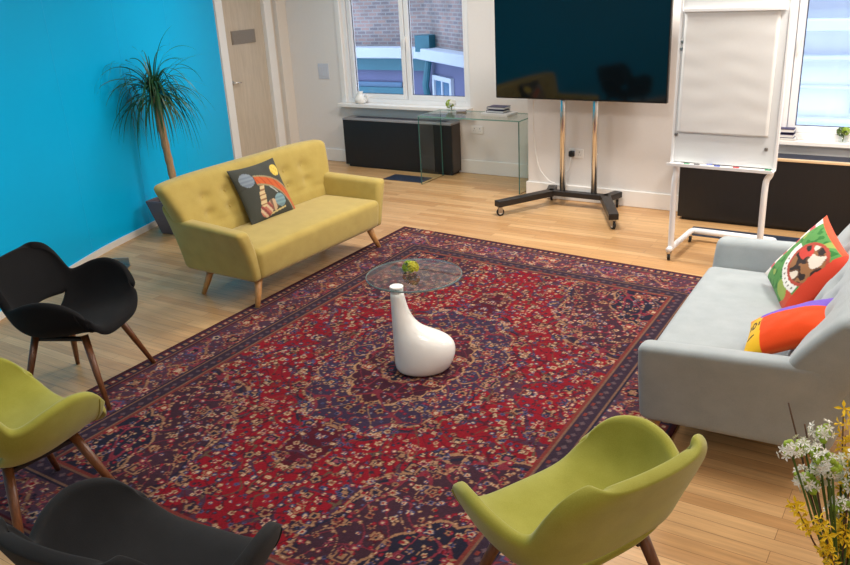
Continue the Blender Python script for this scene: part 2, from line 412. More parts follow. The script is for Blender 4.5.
# ------------------------------------------------------------------ outside
t = thing('brick_building', 'old brick building with white ledge and blue shopfront outside the left window', 'building', (-8.2, 11.2, -3))
BX, BA = 1.0, R_(-36)
def wing(name, bm, mat, parent=None, **k):
    o = obj(name, bm, mat, parent or t, **k)
    if not parent: place(o, (BX, 0, 0), BA)
    return o
obj('brick_wall', boxes((-4.5, BX, 0.0, 0.4, 4.06, 8.0)), M['brick'], t)
wing('brick_wall', boxes((0, 3.6, 0.0, 0.4, 4.06, 8.0)), M['brick'])
obj('ledge', boxes((-4.5, BX + 0.05, -0.24, 0.02, 3.90, 4.07)), M['ext_white'], t, bevel=0.02)
wing('ledge', boxes((0, 3.6, -0.24, 0.02, 3.90, 4.07)), M['ext_white'], bevel=0.02)
obj('fascia', boxes((-4.5, BX, -0.08, 0.3, 3.70, 3.90)), M['ext_teal'], t)
obj('shopfront', boxes((-4.5, BX, 0.02, 0.3, -0.0, 3.70)), M['ext_blue'], t)
obj('shop_window', boxes((-1.1, 0.5, -0.02, 0.03, 1.6, 3.50)), M['ext_dark'], t)
obj('awning_board', boxes((-1.2, 0.55, -0.06, 0.02, 3.28, 3.42)), M['ext_teal'], t)
wing('shopfront', boxes((0.0, 3.6, 0.0, 0.3, 0.0, 3.90)), M['ext_blue'])
fr = wing('shop_frame', boxes((0.30, 0.37, -0.05, 0.02, 1.6, 3.66), (0.98, 1.05, -0.05, 0.02, 1.6, 3.66), (0.37, 0.98, -0.05, 0.02, 3.59, 3.66), (0.64, 0.68, -0.04, 0.02, 1.6, 3.59)), M['ext_white'])
obj('pane', boxes((0.37, 0.98, -0.02, 0.01, 1.6, 3.59)), M['ext_dark'], fr)
bm = boxes((-0.13, 0.13, -0.40, -0.16, 4.02, 4.26)); tube(bm, [(0, -0.28, 4.05), (0.02, -0.28, 3.86), (-0.10, -0.2, 3.5), (-0.12, -0.12, 3.3), (-0.12, -0.12, 0)], 0.055)
o = obj('rain_hopper', bm, M['ext_teal'], t); place(o, (BX + 0.18, 0, 0))
t = thing('rendered_building', 'pale rendered building with horizontal ledges outside the right window', 'building', (0, 11.0, -3))
obj('wall', boxes((-3.9, 4.5, 0.0, 0.4, 0, 8.0)), M['ext_pale'], t)
for z0, z1, d in ((4.26, 4.40, 0.25), (3.92, 3.98, 0.12), (3.58, 3.62, 0.06), (4.62, 4.72, 0.2), (3.18, 3.24, 0.1)):
    obj('ledge', boxes((-3.9, 4.5, -d, 0.02, z0, z1)), M['ext_pale'], t, bevel=0.02)
obj('window_recess', boxes((-1.15, 0.6, -0.03, 0.02, 4.44, 4.60)), M['ext_dark'], t)
o = obj('panel', rbox(2.0, 0.05, 0.24, 0.02, (1, 1, 1)), M['switch'], t); place(o, (-0.1, -0.02, 3.42))
struct(obj('ground', boxes((-24, 16, 8.3, 24, -3.2, -3.0)), M['ext_ground']))

# ------------------------------------------------------------------ radiators in dark casings, floor grilles
def heater(name, label, x0, x1, yf, yb, h, gap=0.03, edge=False):
    t = thing(name, label, 'heater cover', ((x0 + x1) / 2, (yf + yb) / 2, 0), 0, 'dark heater covers under the windows')
    L, D = (x1 - x0) / 2, (yb - yf) / 2
    obj('front_panel', boxes((-L, L, -D, -D + 0.02, gap, h - 0.02)), M['black_wood'], t, bevel=0.003)
    obj('side_panel', boxes((-L, -L + 0.02, -D + 0.02, D, gap, h - 0.02)), M['brown_edge'], t, bevel=0.002)
    obj('side_panel', boxes((L - 0.02, L, -D + 0.02, D, gap, h - 0.02)), M['brown_edge'], t, bevel=0.002)
    obj('plinth', boxes((-L + 0.03, L - 0.03, -D + 0.03, D, 0, gap)), M['black_paint'], t)
    if edge:
        obj('top_edge', boxes((-L, L, -D - 0.006, -D + 0.03, h - 0.02, h)), M['oak_edge'], t, bevel=0.003)
        obj('top_grille', boxes((-L, L, -D + 0.03, D, h - 0.02, h - 0.004)), M['grille_dark'], t)
    else:
        obj('top_panel', boxes((-L, L, -D - 0.004, D, h - 0.02, h)), M['grille'], t, bevel=0.003)
        bm = bmesh.new()
        for k in range(3): box(bm, -L + 0.12, L - 0.12, -D + 0.075 + k * 0.035, -D + 0.095 + k * 0.035, h - 0.006, h + 0.002)
        obj('top_grille', bm, M['grille_dark'], t)
    return t
heater('heater_cover', 'black heater cover with grey top under the left window beside glass desk', -6.13, -4.63, 7.62, 7.81, 0.58)
heater('heater_cover', 'long black heater cover behind the flipchart and grey sofa', -1.93, 2.2, 6.91, 7.14, 0.59, 0.03, True)
for x0, x1, y0, y1, lab in ((-5.30, -4.80, 7.22, 7.46, 'dark blue floor grille in front of left heater cover'), (-1.74, -0.3, 6.50, 6.74, 'dark blue floor grille behind the flipchart base')):
    bm = boxes((x0, x1, y0, y1, 0.0, 0.006))
    for k in range(6): box(bm, x0 + 0.02, x1 - 0.02, y0 + 0.02 + k * 0.033, y0 + 0.035 + k * 0.033, 0.006, 0.009)
    tag(obj('floor_grille', bm, M['mat_blue']), lab, 'grille', 'floor grilles')
bm = boxes((-0.09, 0.09, -0.07, 0.07, 0.0, 0.006)); box(bm, -0.085, 0.085, 0.06, 0.068, 0.0, 0.07)
place(tag(obj('floor_socket', bm, M['steel'], bevel=0.002), 'small grey floor socket behind the black chair near blue wall', 'socket'), (-5.58, 3.86, 0), 0.6)

# ------------------------------------------------------------------ wall plates, cables
def plate(name, label, cat, x, y, z, w, h, mat, rock):
    t = thing(name, label, cat, (x, y, z))
    obj('plate', boxes((-w / 2, w / 2, -0.009, 0, -h / 2, h / 2)), mat, t, bevel=0.003)
    for rx in rock:
        if name == 'light_switch': obj('rocker', boxes((rx - 0.03, rx + 0.03, -0.013, -0.008, -0.055, 0.055)), mat, t, bevel=0.003)
        else: obj('socket_holes', boxes((rx - 0.004, rx + 0.004, -0.0105, -0.008, 0.008, 0.022), (rx - 0.014, rx - 0.006, -0.0105, -0.008, -0.014, -0.009), (rx + 0.006, rx + 0.014, -0.0105, -0.008, -0.014, -0.009)), M['grille'], t)
    return t
plate('light_switch', 'pale blue grey wall switch plate left of the window', 'switch', -6.52, YB, 1.09, 0.16, 0.18, M['switch'], (-0.037, 0.037))
plate('wall_socket', 'white double socket low on wall behind glass desk', 'socket', -4.42, YB, 0.49, 0.145, 0.086, M['plastic_white'], (-0.034, 0.034))
plate('wall_socket', 'white double socket behind the television stand poles', 'socket', -2.98, YR, 0.46, 0.145, 0.086, M['plastic_white'], (0.034,))
bm = rbox(0.055, 0.04, 0.055, 0.012); tag(place(obj('power_plug', bm, M['rubber'], smooth=True), (-3.014, YR - 0.031, 0.46)), 'black plug in the wall socket behind television stand', 'plug')
bm = bmesh.new(); tube(bm, smooth_path([(-3.014, YR - 0.05, 0.43), (-3.03, YR - 0.055, 0.33), (-3.07, YR - 0.06, 0.25), (-3.05, YR - 0.06, 0.14)], 16), 0.005, 8)
tag(obj('power_cable', bm, M['plastic_white'], smooth=True), 'white flex hanging from the black plug', 'cable')
bm = bmesh.new(); tube(bm, smooth_path([(-3.35, YR - 0.10, 1.08), (-3.40, YR - 0.06, 0.85), (-3.39, YR - 0.05, 0.55), (-3.34, YR - 0.06, 0.32), (-3.24, YR - 0.07, 0.2), (-3.16, YR - 0.08, 0.17)], 30), 0.006, 8)
tag(obj('power_cable', bm, M['plastic_white'], smooth=True), 'long white cable dropping from the television to its stand', 'cable')
bm = boxes((-0.012, 0.012, -0.02, 0, -0.03, 0.03)); tag(place(obj('wall_hook', bm, M['steel'], bevel=0.004), (-3.62, YB, 1.50)), 'small metal hook on wall between left window and television', 'hook')

# ------------------------------------------------------------------ glass desk and things on it
DX0, DX1, DYF, DYB, DH = -4.76, -3.58, 7.17, 7.61, 0.735
t = thing('glass_desk', 'clear glass waterfall desk beside the heater cover', 'desk', (DX0, DYF, 0))
L, D, g = DX1 - DX0, DYB - DYF, 0.012
def glass_slab(b, thin):
    bm = boxes(b); bm.faces.ensure_lookup_table(); bm.normal_update()
    bmesh.ops.recalc_face_normals(bm, faces=bm.faces)
    for f in bm.faces: f.material_index = 0 if abs(f.normal[thin]) > 0.9 else 1
    return bm
obj('desk_top', glass_slab((0, L, 0, D, DH - g, DH), 2), [M['desk_glass'], M['glass_edge']], t)
obj('side_panel', glass_slab((0, g, 0, D, 0, DH - g), 0), [M['desk_glass'], M['glass_edge_dark']], t)
obj('side_panel', glass_slab((L - g, L, 0, D, 0, DH - g), 0), [M['desk_glass'], M['glass_edge_dark']], t)
tag(place(obj('paper_stack', rbox(0.32, 0.20, 0.03, 0.003), M['paper']), (-3.93, 7.42, DH + 0.016), -0.1), 'white stack of papers on the glass desk', 'papers')
for k, lab in enumerate(('dark navy notebook lying on papers on glass desk, lower of two', 'dark navy notebook on the glass desk, topmost of two')):
    tg = thing('notebook', lab, 'notebook', (-3.95 + 0.006 * k, 7.44, DH + 0.031 + k * 0.034), -0.08 + 0.05 * k, 'navy notebooks on the glass desk')
    obj('cover', boxes((-0.1, 0.1, -0.07, 0.07, 0, 0.003), (-0.1, 0.1, -0.07, 0.07, 0.021, 0.024), (-0.1, -0.097, -0.07, 0.07, 0.003, 0.021)), M['navy'], tg)
    obj('pages', boxes((-0.096, 0.097, -0.067, 0.067, 0.003, 0.021)), M['paper'], tg)

# ------------------------------------------------------------------ television on wheeled stand
t = thing('television_stand', 'wheeled television stand with two chrome poles and black bent feet', 'stand', (-2.87, 6.95, 0))
for x in (-0.155, 0.155):
    bm = bmesh.new(); tube(bm, [(x, 0, 0.12), (x, 0, 1.55)], 0.028, 20); obj('pole', bm, M['chrome'], t, smooth=True)
obj('crossbar', boxes((-0.30, 0.30, -0.035, 0.035, 0.095, 0.145)), M['black_paint'], t, bevel=0.006)
obj('cable_cover', boxes((-0.12, 0.12, 0.035, 0.045, 0.13, 0.19)), M['plastic_white'], t, bevel=0.004)
obj('mount_plate', boxes((-0.32, 0.32, -0.05, -0.03, 1.1, 1.7), (-0.2, 0.2, -0.035, 0.035, 1.2, 1.26), (-0.2, 0.2, -0.035, 0.035, 1.5, 1.56)), M['black_paint'], t)
def foot(sx):
    pts = [(sx * 0.555, -0.56), (sx * 0.275, -0.02), (sx * 0.33, 0.17)]
    bm = bmesh.new(); w = 0.042
    vs = []
    for i, (x, y) in enumerate(pts):
        a = Vector(pts[max(i - 1, 0)]); b = Vector(pts[min(i + 1, 2)]); tt = (b - a).normalized(); nn = Vector((-tt.y, tt.x)) * w
        if i == 1: nn *= 1.12
        vs.append([bm.verts.new((x + s * nn.x, y + s * nn.y, z)) for s, z in ((-1, 0.09), (1, 0.09), (1, 0.145), (-1, 0.145))])
    for a, b in zip(vs, vs[1:]):
        for k in range(4): bm.faces.new((a[k], a[(k + 1) % 4], b[(k + 1) % 4], b[k]))
    bm.faces.new(vs[0]); bm.faces.new(vs[-1])
    return bm, pts
def caster(parent, x, y, z_top, r=0.034, ang=0.0, fork=None, wheel_mat=None):
    root = obj('caster', boxes((-0.016, -0.012, -0.02, 0.02, r * 0.8, z_top), (0.012, 0.016, -0.02, 0.02, r * 0.8, z_top), (-0.016, 0.016, -0.02, 0.02, z_top - 0.012, z_top)), fork or M['steel'], parent)
    place(root, (x, y, 0), ang)
    bm = bmesh.new(); bmesh.ops.create_cone(bm, cap_ends=True, segments=24, radius1=r, radius2=r, depth=0.02, matrix=Matrix.Translation((0, 0, r)) @ Matrix.Rotation(PI / 2, 4, 'Y'))
    obj('wheel', bm, wheel_mat or M['rubber'], root, bevel=0.004)
    bm = bmesh.new(); bmesh.ops.create_cone(bm, cap_ends=True, segments=20, radius1=r * 0.55, radius2=r * 0.55, depth=0.026, matrix=Matrix.Translation((0, 0, r)) @ Matrix.Rotation(PI / 2, 4, 'Y'))
    obj('hub', bm, M['plastic_white'], root)
for s in (-1, 1):
    bm, pts = foot(s); obj('foot', bm, M['black_paint'], t, bevel=0.005)
    caster(t, pts[0][0] * 0.97, pts[0][1] + 0.03, 0.09, 0.036, 0.9 * s); caster(t, pts[2][0], pts[2][1] - 0.03, 0.09, 0.036, 0.3)
tv = thing('television', 'large black flat screen television on wheeled stand', 'television', (-2.845, 6.845, 1.005))
TW, TH = 1.60, 0.93
obj('housing', rbox(TW, 0.045, TH, 0.008), M['tv_bezel'], tv).location = (0, 0, TH / 2)
obj('screen', boxes((-TW / 2 + 0.012, TW / 2 - 0.012, -0.0245, -0.0225, 0.014, TH - 0.012)), M['tv_screen'], tv)
obj('back_cover', rbox(1.1, 0.04, 0.5, 0.015), M['tv_bezel'], tv).location = (0, 0.03, TH / 2)

# ------------------------------------------------------------------ flipchart easel
E_ = (-1.36, 5.86, 0)
t = thing('flipchart_easel', 'white wheeled flipchart easel in front of the right heater cover', 'easel', E_, R_(-2))
for s in (-1, 1):
    x = s * 0.315
    bm = bmesh.new(); tube(bm, smooth_path([(x, 0.0, 0.07), (x, 0.0, 0.35), (x, 0.0, 0.58), (x * 1.0, 0.03, 0.66), (x * 1.05, 0.07, 0.72), (x * 1.05, 0.09, 1.0), (x * 1.05, 0.13, 2.0)], 40), 0.022, 12)
    obj('upright', bm, M['frame_white'], t, smooth=True)
    bm = bmesh.new(); tube(bm, smooth_path([(x, -0.05, 0.085), (x, 0.2, 0.085), (x, 0.45, 0.085), (x * 0.97, 0.50, 0.085)], 20), 0.022, 12)
    obj('foot_rail', bm, M['frame_white'], t, smooth=True)
    caster(t, x, -0.03, 0.066, 0.026, 0.2, M['chrome']); caster(t, x, 0.46, 0.066, 0.026, 0.5, M['chrome'])
bm = bmesh.new(); tube(bm, [(-0.30, 0.50, 0.085), (0.30, 0.50, 0.085)], 0.024, 12); obj('crossbar', bm, M['frame_white'], t, smooth=True)
def lean(v): return Vector((v.x, v.y + 0.04 * (v.z - 0.72) , v.z))
bm = bmesh.new(); box(bm, -0.345, 0.345, 0.035, 0.055, 0.74, 2.02, 0, lean); obj('board', bm, M['board'], t, bevel=0.003)
bm = bmesh.new()
for b in ((-0.365, -0.345, 0.03, 0.062, 0.73, 2.03), (0.345, 0.365, 0.03, 0.062, 0.73, 2.03), (-0.365, 0.365, 0.03, 0.062, 2.02, 2.045)): box(bm, *b, 0, lean)
obj('board_frame', bm, M['frame_white'], t, bevel=0.004)
obj('pen_tray', boxes((-0.365, 0.365, -0.045, 0.055, 0.722, 0.732), (-0.365, 0.365, -0.05, -0.044, 0.722, 0.745)), M['frame_white'], t, bevel=0.002)
bm = bmesh.new(); box(bm, -0.335, 0.335, 0.005, 0.03, 1.775, 1.80, 0, lean); obj('paper_clamp', bm, M['frame_white'], t, bevel=0.004)
Mt = Matrix.Translation(E_) @ Matrix.Rotation(R_(-2), 4, 'Z')
# paper pad, slightly rippled
bm = bmesh.new(); nx, nz = 24, 60; g_ = []
for j in range(nz + 1):
    z = 0.955 + (1.775 - 0.955) * j / nz
    g_.append([bm.verts.new(lean(Vector((-0.325 + 0.62 * i / nx, 0.022 - 0.0011 * math.sin(z * 43 + 0.9 * math.sin(i * 0.35)) * (0.6 + 0.4 * math.sin(i * 0.5 + z * 9)) - 0.004 * (1 - j / nz), z)))) for i in range(nx + 1)])
for a, b in zip(g_, g_[1:]):
    for i in range(nx): bm.faces.new((a[i], a[i + 1], b[i + 1], b[i]))
o = obj('paper_pad', bm, M['paper'], smooth=True, solid=(0.008, 1)); o.matrix_world = Mt
tag(o, 'blank flipchart paper pad clipped to the white easel', 'paper pad')
for x, z, lab in ((-0.335, 1.58, 'grey round magnet at upper left of easel board, higher of two'), (-0.338, 1.53, 'grey round magnet at upper left of easel board, lower of two'),
                  (-0.335, 0.935, 'grey round magnet near the bottom left corner of the paper pad'), (0.29, 0.87, 'grey round magnet near lower right of easel board')):
    bm = bmesh.new(); bmesh.ops.create_cone(bm, cap_ends=True, segments=18, radius1=0.014, radius2=0.012, depth=0.010, matrix=Matrix.Rotation(PI / 2, 4, 'X'))
    o = tag(obj('magnet', bm, M['steel'], bevel=0.002), lab, 'magnet', 'magnets on the easel board'); o.location = Mt @ lean(Vector((x, 0.03, z)))
for k, (x, c_) in enumerate(((-0.27, 'green'), (-0.2, 'black'), (-0.06, 'blue'), (0.07, 'red'), (0.28, 'green'), (-0.12, 'blue'))):
    nm = {'green': 'green', 'black': 'black', 'blue': 'blue', 'red': 'red'}[c_]
    lab = {0: 'green marker pen at left end of the easel tray', 1: 'black marker pen on the easel tray', 2: 'blue marker pen beside the red one on the easel tray', 3: 'red marker pen on the easel tray',
           4: 'green marker pen at right end of the easel tray', 5: 'blue marker pen beside the black one on the easel tray'}[k]
    tg = thing('marker_pen', lab, 'marker', Mt @ Vector((x, -0.02 + 0.02 * (k == 5), 0.7395)), 0.05 * (k - 2), 'marker pens on the easel tray')
    bm = bmesh.new(); tube(bm, [(-0.06, 0, 0), (0.03, 0, 0)], 0.007, 10); obj('barrel', bm, M['plastic_white'], tg, smooth=True)
    bm = bmesh.new(); tube(bm, [(0.025, 0, 0), (0.065, 0, 0)], 0.0078, 10); obj('cap', bm, M['pen_' + c_], tg, smooth=True)

# ------------------------------------------------------------------ sofas
def sofa(name, label, mat, loc, rot, lean=(0.05, 0.115, 0.0), thick=0.13, buttons=True, drop=0.0):
    t = thing(name, label, 'sofa', loc, rot, 'two seat sofas with tapered wooden legs')
    def fs(v):
        u = v.y / 0.68; h = (v.z / 0.115 + 1) / 2
        z = 0.31 + v.z
        if v.z > 0.05: z += 0.018 * (1 - u * u) * max(0, 1 - ((v.x) / 0.30) ** 2) ** 0.5
        return (0.06 + v.x + 0.015 * (h - 0.5), v.y * (1.0 + 0.02 * h), z - drop * max(0, 1 - h))
    obj('seat', rbox(0.58, 1.40, 0.23, 0.045, (6, 10, 3), 4, fs), mat, t, smooth=True)
    obj('base', rbox(0.60, 1.40, 0.05, 0.018, (1, 4, 1), 3, lambda v: (v.x, v.y, v.z + 0.218 - drop)), mat, t, smooth=True)
    btn = [(ky * 0.215 - 0.5375, 0.69 - 0.115 * r) for r in range(2) for ky in range(6)]
    bw = lambda h: 0.70 + 0.19 * h
    face = lambda h: -0.175 - lean[0] * h - lean[1] * h ** 1.5 - lean[2] * h * h
    def fb(v):
        h = (v.z + 0.36) / 0.72                    # 0 bottom .. 1 top
        hh = max(0, h)
        z = 0.195 - drop * (1 - h) + h * 0.665
        y = v.y / 0.80 * bw(hh)
        f = (0.5 - v.x / thick)                    # 0 on the front face .. 1 on the rear face
        x = face(hh) - f * thick * (1.25 - 0.25 * hh)
        x += 0.035 * abs(v.y / 0.8) ** 4
        if v.x > 0.02:
            if buttons:
                for by, bz in btn:
                    x -= 0.034 * math.exp(-((y - by) / 0.055) ** 2 - ((z - bz) / 0.042) ** 2)
                x -= 0.010 * math.exp(-((z - 0.515) / 0.018) ** 2)
            x += 0.012 * math.exp(-((z - 0.62) / 0.2) ** 2)
        z += -0.02 * abs(v.y / 0.8) ** 6 * h
        return (x, y, z)
    back = obj('backrest', rbox(thick, 1.60, 0.72, 0.045, (2, 70, 36), 4, fb), mat, t, smooth=True)
    for by, bz in btn if buttons else ():
        h = (bz - 0.195) / 0.665
        bm = bmesh.new(); bmesh.ops.create_uvsphere(bm, u_segments=10, v_segments=6, radius=0.013, matrix=Matrix.Diagonal((0.5, 1, 1, 1)))
        o = obj('button', bm, mat, back, smooth=True); o.location = (face(h) - 0.020, by, bz)
    deep = thick - 0.13
    for s in (-1, 1):
        def fa(v, s=s):
            h = max(0.0, (v.z + 0.20) / 0.40)
            f = (v.x + 0.36) / 0.72                # 0 rear .. 1 front
            z = 0.195 - drop * (1 - h) + h * (0.405 - 0.03 * f) + 0.10 * h * max(0, (0.25 - f) / 0.25) ** 2
            y = 0.712 + 0.088 * h ** 1.6 * (0.75 + 0.25 * f) + v.y * (0.75 + 0.40 * h) - 0.02 * (1 - f)
            x = -0.03 + v.x + (0.03 * h - 0.035 * h * h) * f - (0.075 + deep * 0.6) * (1 - f) * h - deep * (1 - f) * 0.5
            return (x, s * y, z)
        obj('arm', rbox(0.72, 0.10, 0.40, 0.034, (8, 2, 8), 4, fa), mat, t, smooth=True)
    for x, y in ((0.255, 0.64), (0.255, -0.64), (-0.24 - deep, 0.60), (-0.24 - deep, -0.60)):
        bm = bmesh.new(); sx = 1 if x > 0 else -1; sy = 1 if y > 0 else -1
        tube(bm, [(x, y, 0.22), (x + sx * 0.022, y + sy * 0.045, 0.1), (x + sx * 0.042, y + sy * 0.09, 0.0)], [0.031, 0.024, 0.016], 16)
        obj('leg', bm, M['beech'], t, smooth=True)
    return t
sofa('sofa', 'mustard yellow buttoned two seat sofa by the blue wall', M['yellow'], (-4.19, 4.455, 0), 0)
sofa('sofa', 'pale grey two seat sofa with bright cushions on right side of rug', M['grey'], (-0.725, 3.99, 0), PI + R_(2.4), (0.04, 0.02, 0.25), 0.25, True, 0.04)

# ------------------------------------------------------------------ cushions
def cushion(label, center, eu, ev, su, sv, th, paint, group='printed cushions on the sofas', name='cushion'):
    eu = Vector(eu).normalized(); ev = Vector(ev); ev = (ev - eu * ev.dot(eu)).normalized(); en = eu.cross(ev)
    n = 90; bm = bmesh.new(); cols = []
    us = np.linspace(-1, 1, n + 1)
    front, back = [], []
    def shape(u, v, s):
        k = max(0.0, (1 - abs(u) ** 2.4)) * max(0.0, (1 - abs(v) ** 2.4))
        z = s * th * k ** 0.55
        z += 0.004 * mnoise.noise(Vector((u * 3 + s, v * 3, s * 5.0))) * k ** 0.3
        return Vector((u * su * (1 - 0.07 * (1 - v * v)), v * sv * (1 - 0.07 * (1 - u * u)), z))
    for v in us:
        ra, rb = [], []
        for u in us:
            edge = abs(abs(u) - 1) < 1e-6 or abs(abs(v) - 1) < 1e-6
            a = bm.verts.new(shape(u, v, 1)); cols.append(rgb(*paint(u, v, True)))
            if edge: b = a
            else:
                b = bm.verts.new(shape(u, v, -1)); cols.append(rgb(*paint(u, v, False)))
            ra.append(a); rb.append(b)
        front.append(ra); back.append(rb)
    for g, s in ((front, 1), (back, -1)):
        for j in range(n):
            for i in range(n):
                q = (g[j][i], g[j][i + 1], g[j + 1][i + 1], g[j + 1][i])
                bm.faces.new(q if s == 1 else q[::-1])
    o = obj(name, bm, M['print'], smooth=True, recalc=False); set_pattern(o, cols)
    o.matrix_world = Matrix.Translation(center) @ Matrix((eu, ev, en)).transposed().to_4x4()
    return tag(o, label, 'cushion', group)
def disc(u, v, cu, cv, r, ru=1.0): return ((u - cu) / ru) ** 2 + (v - cv) ** 2 < r * r
def near_line(u, v, a, b, w):
    ax, ay = a; bx, by = b; dx, dy = bx - ax, by - ay
    k = min(1, max(0, ((u - ax) * dx + (v - ay) * dy) / (dx * dx + dy * dy)))
    return (u - ax - k * dx) ** 2 + (v - ay - k * dy) ** 2 < w * w
def paint_dark(u, v, f):
    if not f: return (62, 62, 56)
    if disc(u, v, 0.70, 0.58, 0.22): return (222, 196, 92) if (int((u + 2) * 12) + int((v + 2) * 12)) % 3 else (206, 176, 70)
    if disc(u, v, -0.62, 0.50, 0.26): return (134, 146, 156) if int((v + 2) * 14) % 2 else (118, 130, 144)
    if disc(u, v, 0.36, -0.50, 0.24): return (128, 158, 164) if int((v + 2) * 14) % 2 else (112, 140, 150)
    r = math.hypot(u + 0.55, v + 1.15)
    if 1.45 < r < 1.72 and u > -0.35: return (196, 96, 52) if int((u + 2) * 24 + (v + 2) * 10) % 5 else (170, 74, 40)
    if abs(r - 1.42) < 0.03 or abs(r - 1.75) < 0.03: return (150, 138, 104) if u > -0.35 else (62, 64, 58)
    if near_line(u, v, (-0.12, 0.35), (-0.3, -0.1), 0.09) or near_line(u, v, (-0.3, -0.1), (-0.38, -0.45), 0.12): return (208, 186, 142) if int((v + 2) * 18) % 3 else (150, 112, 80)
    if near_line(u, v, (-0.12, 0.35), (0.36, -0.2), 0.025): return (176, 178, 170)
    if disc(u, v, -0.32, -0.68, 0.26): return [(186, 112, 96), (206, 180, 150), (140, 74, 70)][int((u + 2) * 9 + (v + 2) * 7) % 3]
    if disc(u, v, -0.02, -0.6, 0.22): return [(196, 168, 136), (120, 96, 80)][int((u + 2) * 8) % 2]
    if near_line(u, v, (-0.3, -0.9), (0.5, -0.78), 0.03): return (200, 184, 130)
    return (66, 68, 62)
cushion('dark grey cushion with orange band and discs on the yellow sofa', (-4.385, 4.41, 0.625), (0.0, 1, 0.0), (-0.42, 0.0, 0.9), 0.25, 0.225, 0.065, paint_dark)
def paint_green(u, v, f):
    # u: towards the near arm, v: up the backrest
    if not f: return (214, 60, 30)
    n = mnoise.noise(Vector((u * 2.2, v * 2.2, 3.1)))
    if u > 0.66 + 0.06 * n: return (210, 66, 42)
    if v > 0.9: return (214, 88, 54)
    if disc(u, v, 0.26, 0.20, 0.50):
        q = mnoise.noise(Vector((u * 3.4 + 4, v * 3.4, 7.3))); q2 = mnoise.noise(Vector((u * 5, v * 5, 2.3)))
        if disc(u, v, -0.06, 0.34, 0.20, 1.3) and q2 > -0.25: return (206, 66, 56)
        if q > 0.16: return (226, 214, 198)
        if q2 > 0.10: return (150, 104, 66)
        if q > -0.05: return (98, 66, 48)
        return (44, 32, 30)
    if disc(u, v, 0.26, 0.20, 0.58): return (176, 72, 56)
    if disc(u, v, 0.26, 0.20, 0.76) and v < 0.30 and u < 0.62:
        a = math.atan2(v - 0.22, u - 0.30); k = int(a * 15) % 3
        return (120, 116, 110) if (k == 0 and disc(u, v, 0.26, 0.20, 0.70) and not disc(u, v, 0.26, 0.20, 0.64) and v < -0.1) else (236, 234, 228)
    if u < -0.72: return (232, 226, 220) if int((v + 2) * 7) % 3 else (206, 74, 88)
    if v < -0.5 and u > 0.35 + 0.3 * n: return (206, 84, 60)
    if n > 0.25: return (150, 172, 84)
    return (84, 146, 74) if mnoise.noise(Vector((u * 7, v * 7, 1))) > -0.2 else (44, 116, 48)
cushion('green cushion with red edges and an animal face on the grey sofa', (-0.525, 4.28, 0.61), (0.16, -0.35, -0.08), (0.22, 0.05, 0.30), 0.25, 0.22, 0.075, paint_green)
def paint_orange(u, v, f):
    # the side towards the near arm carries the lettered yellow strip
    n = 0.05 * mnoise.noise(Vector((u * 3, v * 3, 8)))
    if not f: return (120, 84, 186) if v > -0.2 + n else (236, 92, 30)
    if v > 0.34 + n - 0.10 * u and u > -0.62: return (116, 84, 190)
    if u < -0.55 + n:
        if ((u + 0.76) / 0.075) ** 2 + ((v - 0.12) / 0.20) ** 2 < 1 and ((u + 0.76) / 0.035) ** 2 + ((v - 0.12) / 0.11) ** 2 > 1: return (40, 36, 24)
        if near_line(u, v, (-0.88, 0.02), (-0.88, 0.22), 0.025) or near_line(u, v, (-0.62, -0.02), (-0.62, 0.18), 0.022) or near_line(u, v, (-0.62, 0.17), (-0.57, 0.2), 0.022): return (40, 36, 24)
        if near_line(u, v, (-0.86, -0.5), (-0.74, -0.42), 0.04): return (40, 36, 24)
        return (236, 186, 40) if v < 0.5 else (232, 150, 40)
    return (232, 74, 22)
cushion('orange and purple cushion with yellow lettered strip on the grey sofa', (-0.475, 3.56, 0.585), (0.35, -0.02, 0.19), (0.06, 0.22, 0.10), 0.205, 0.135, 0.07, paint_orange)

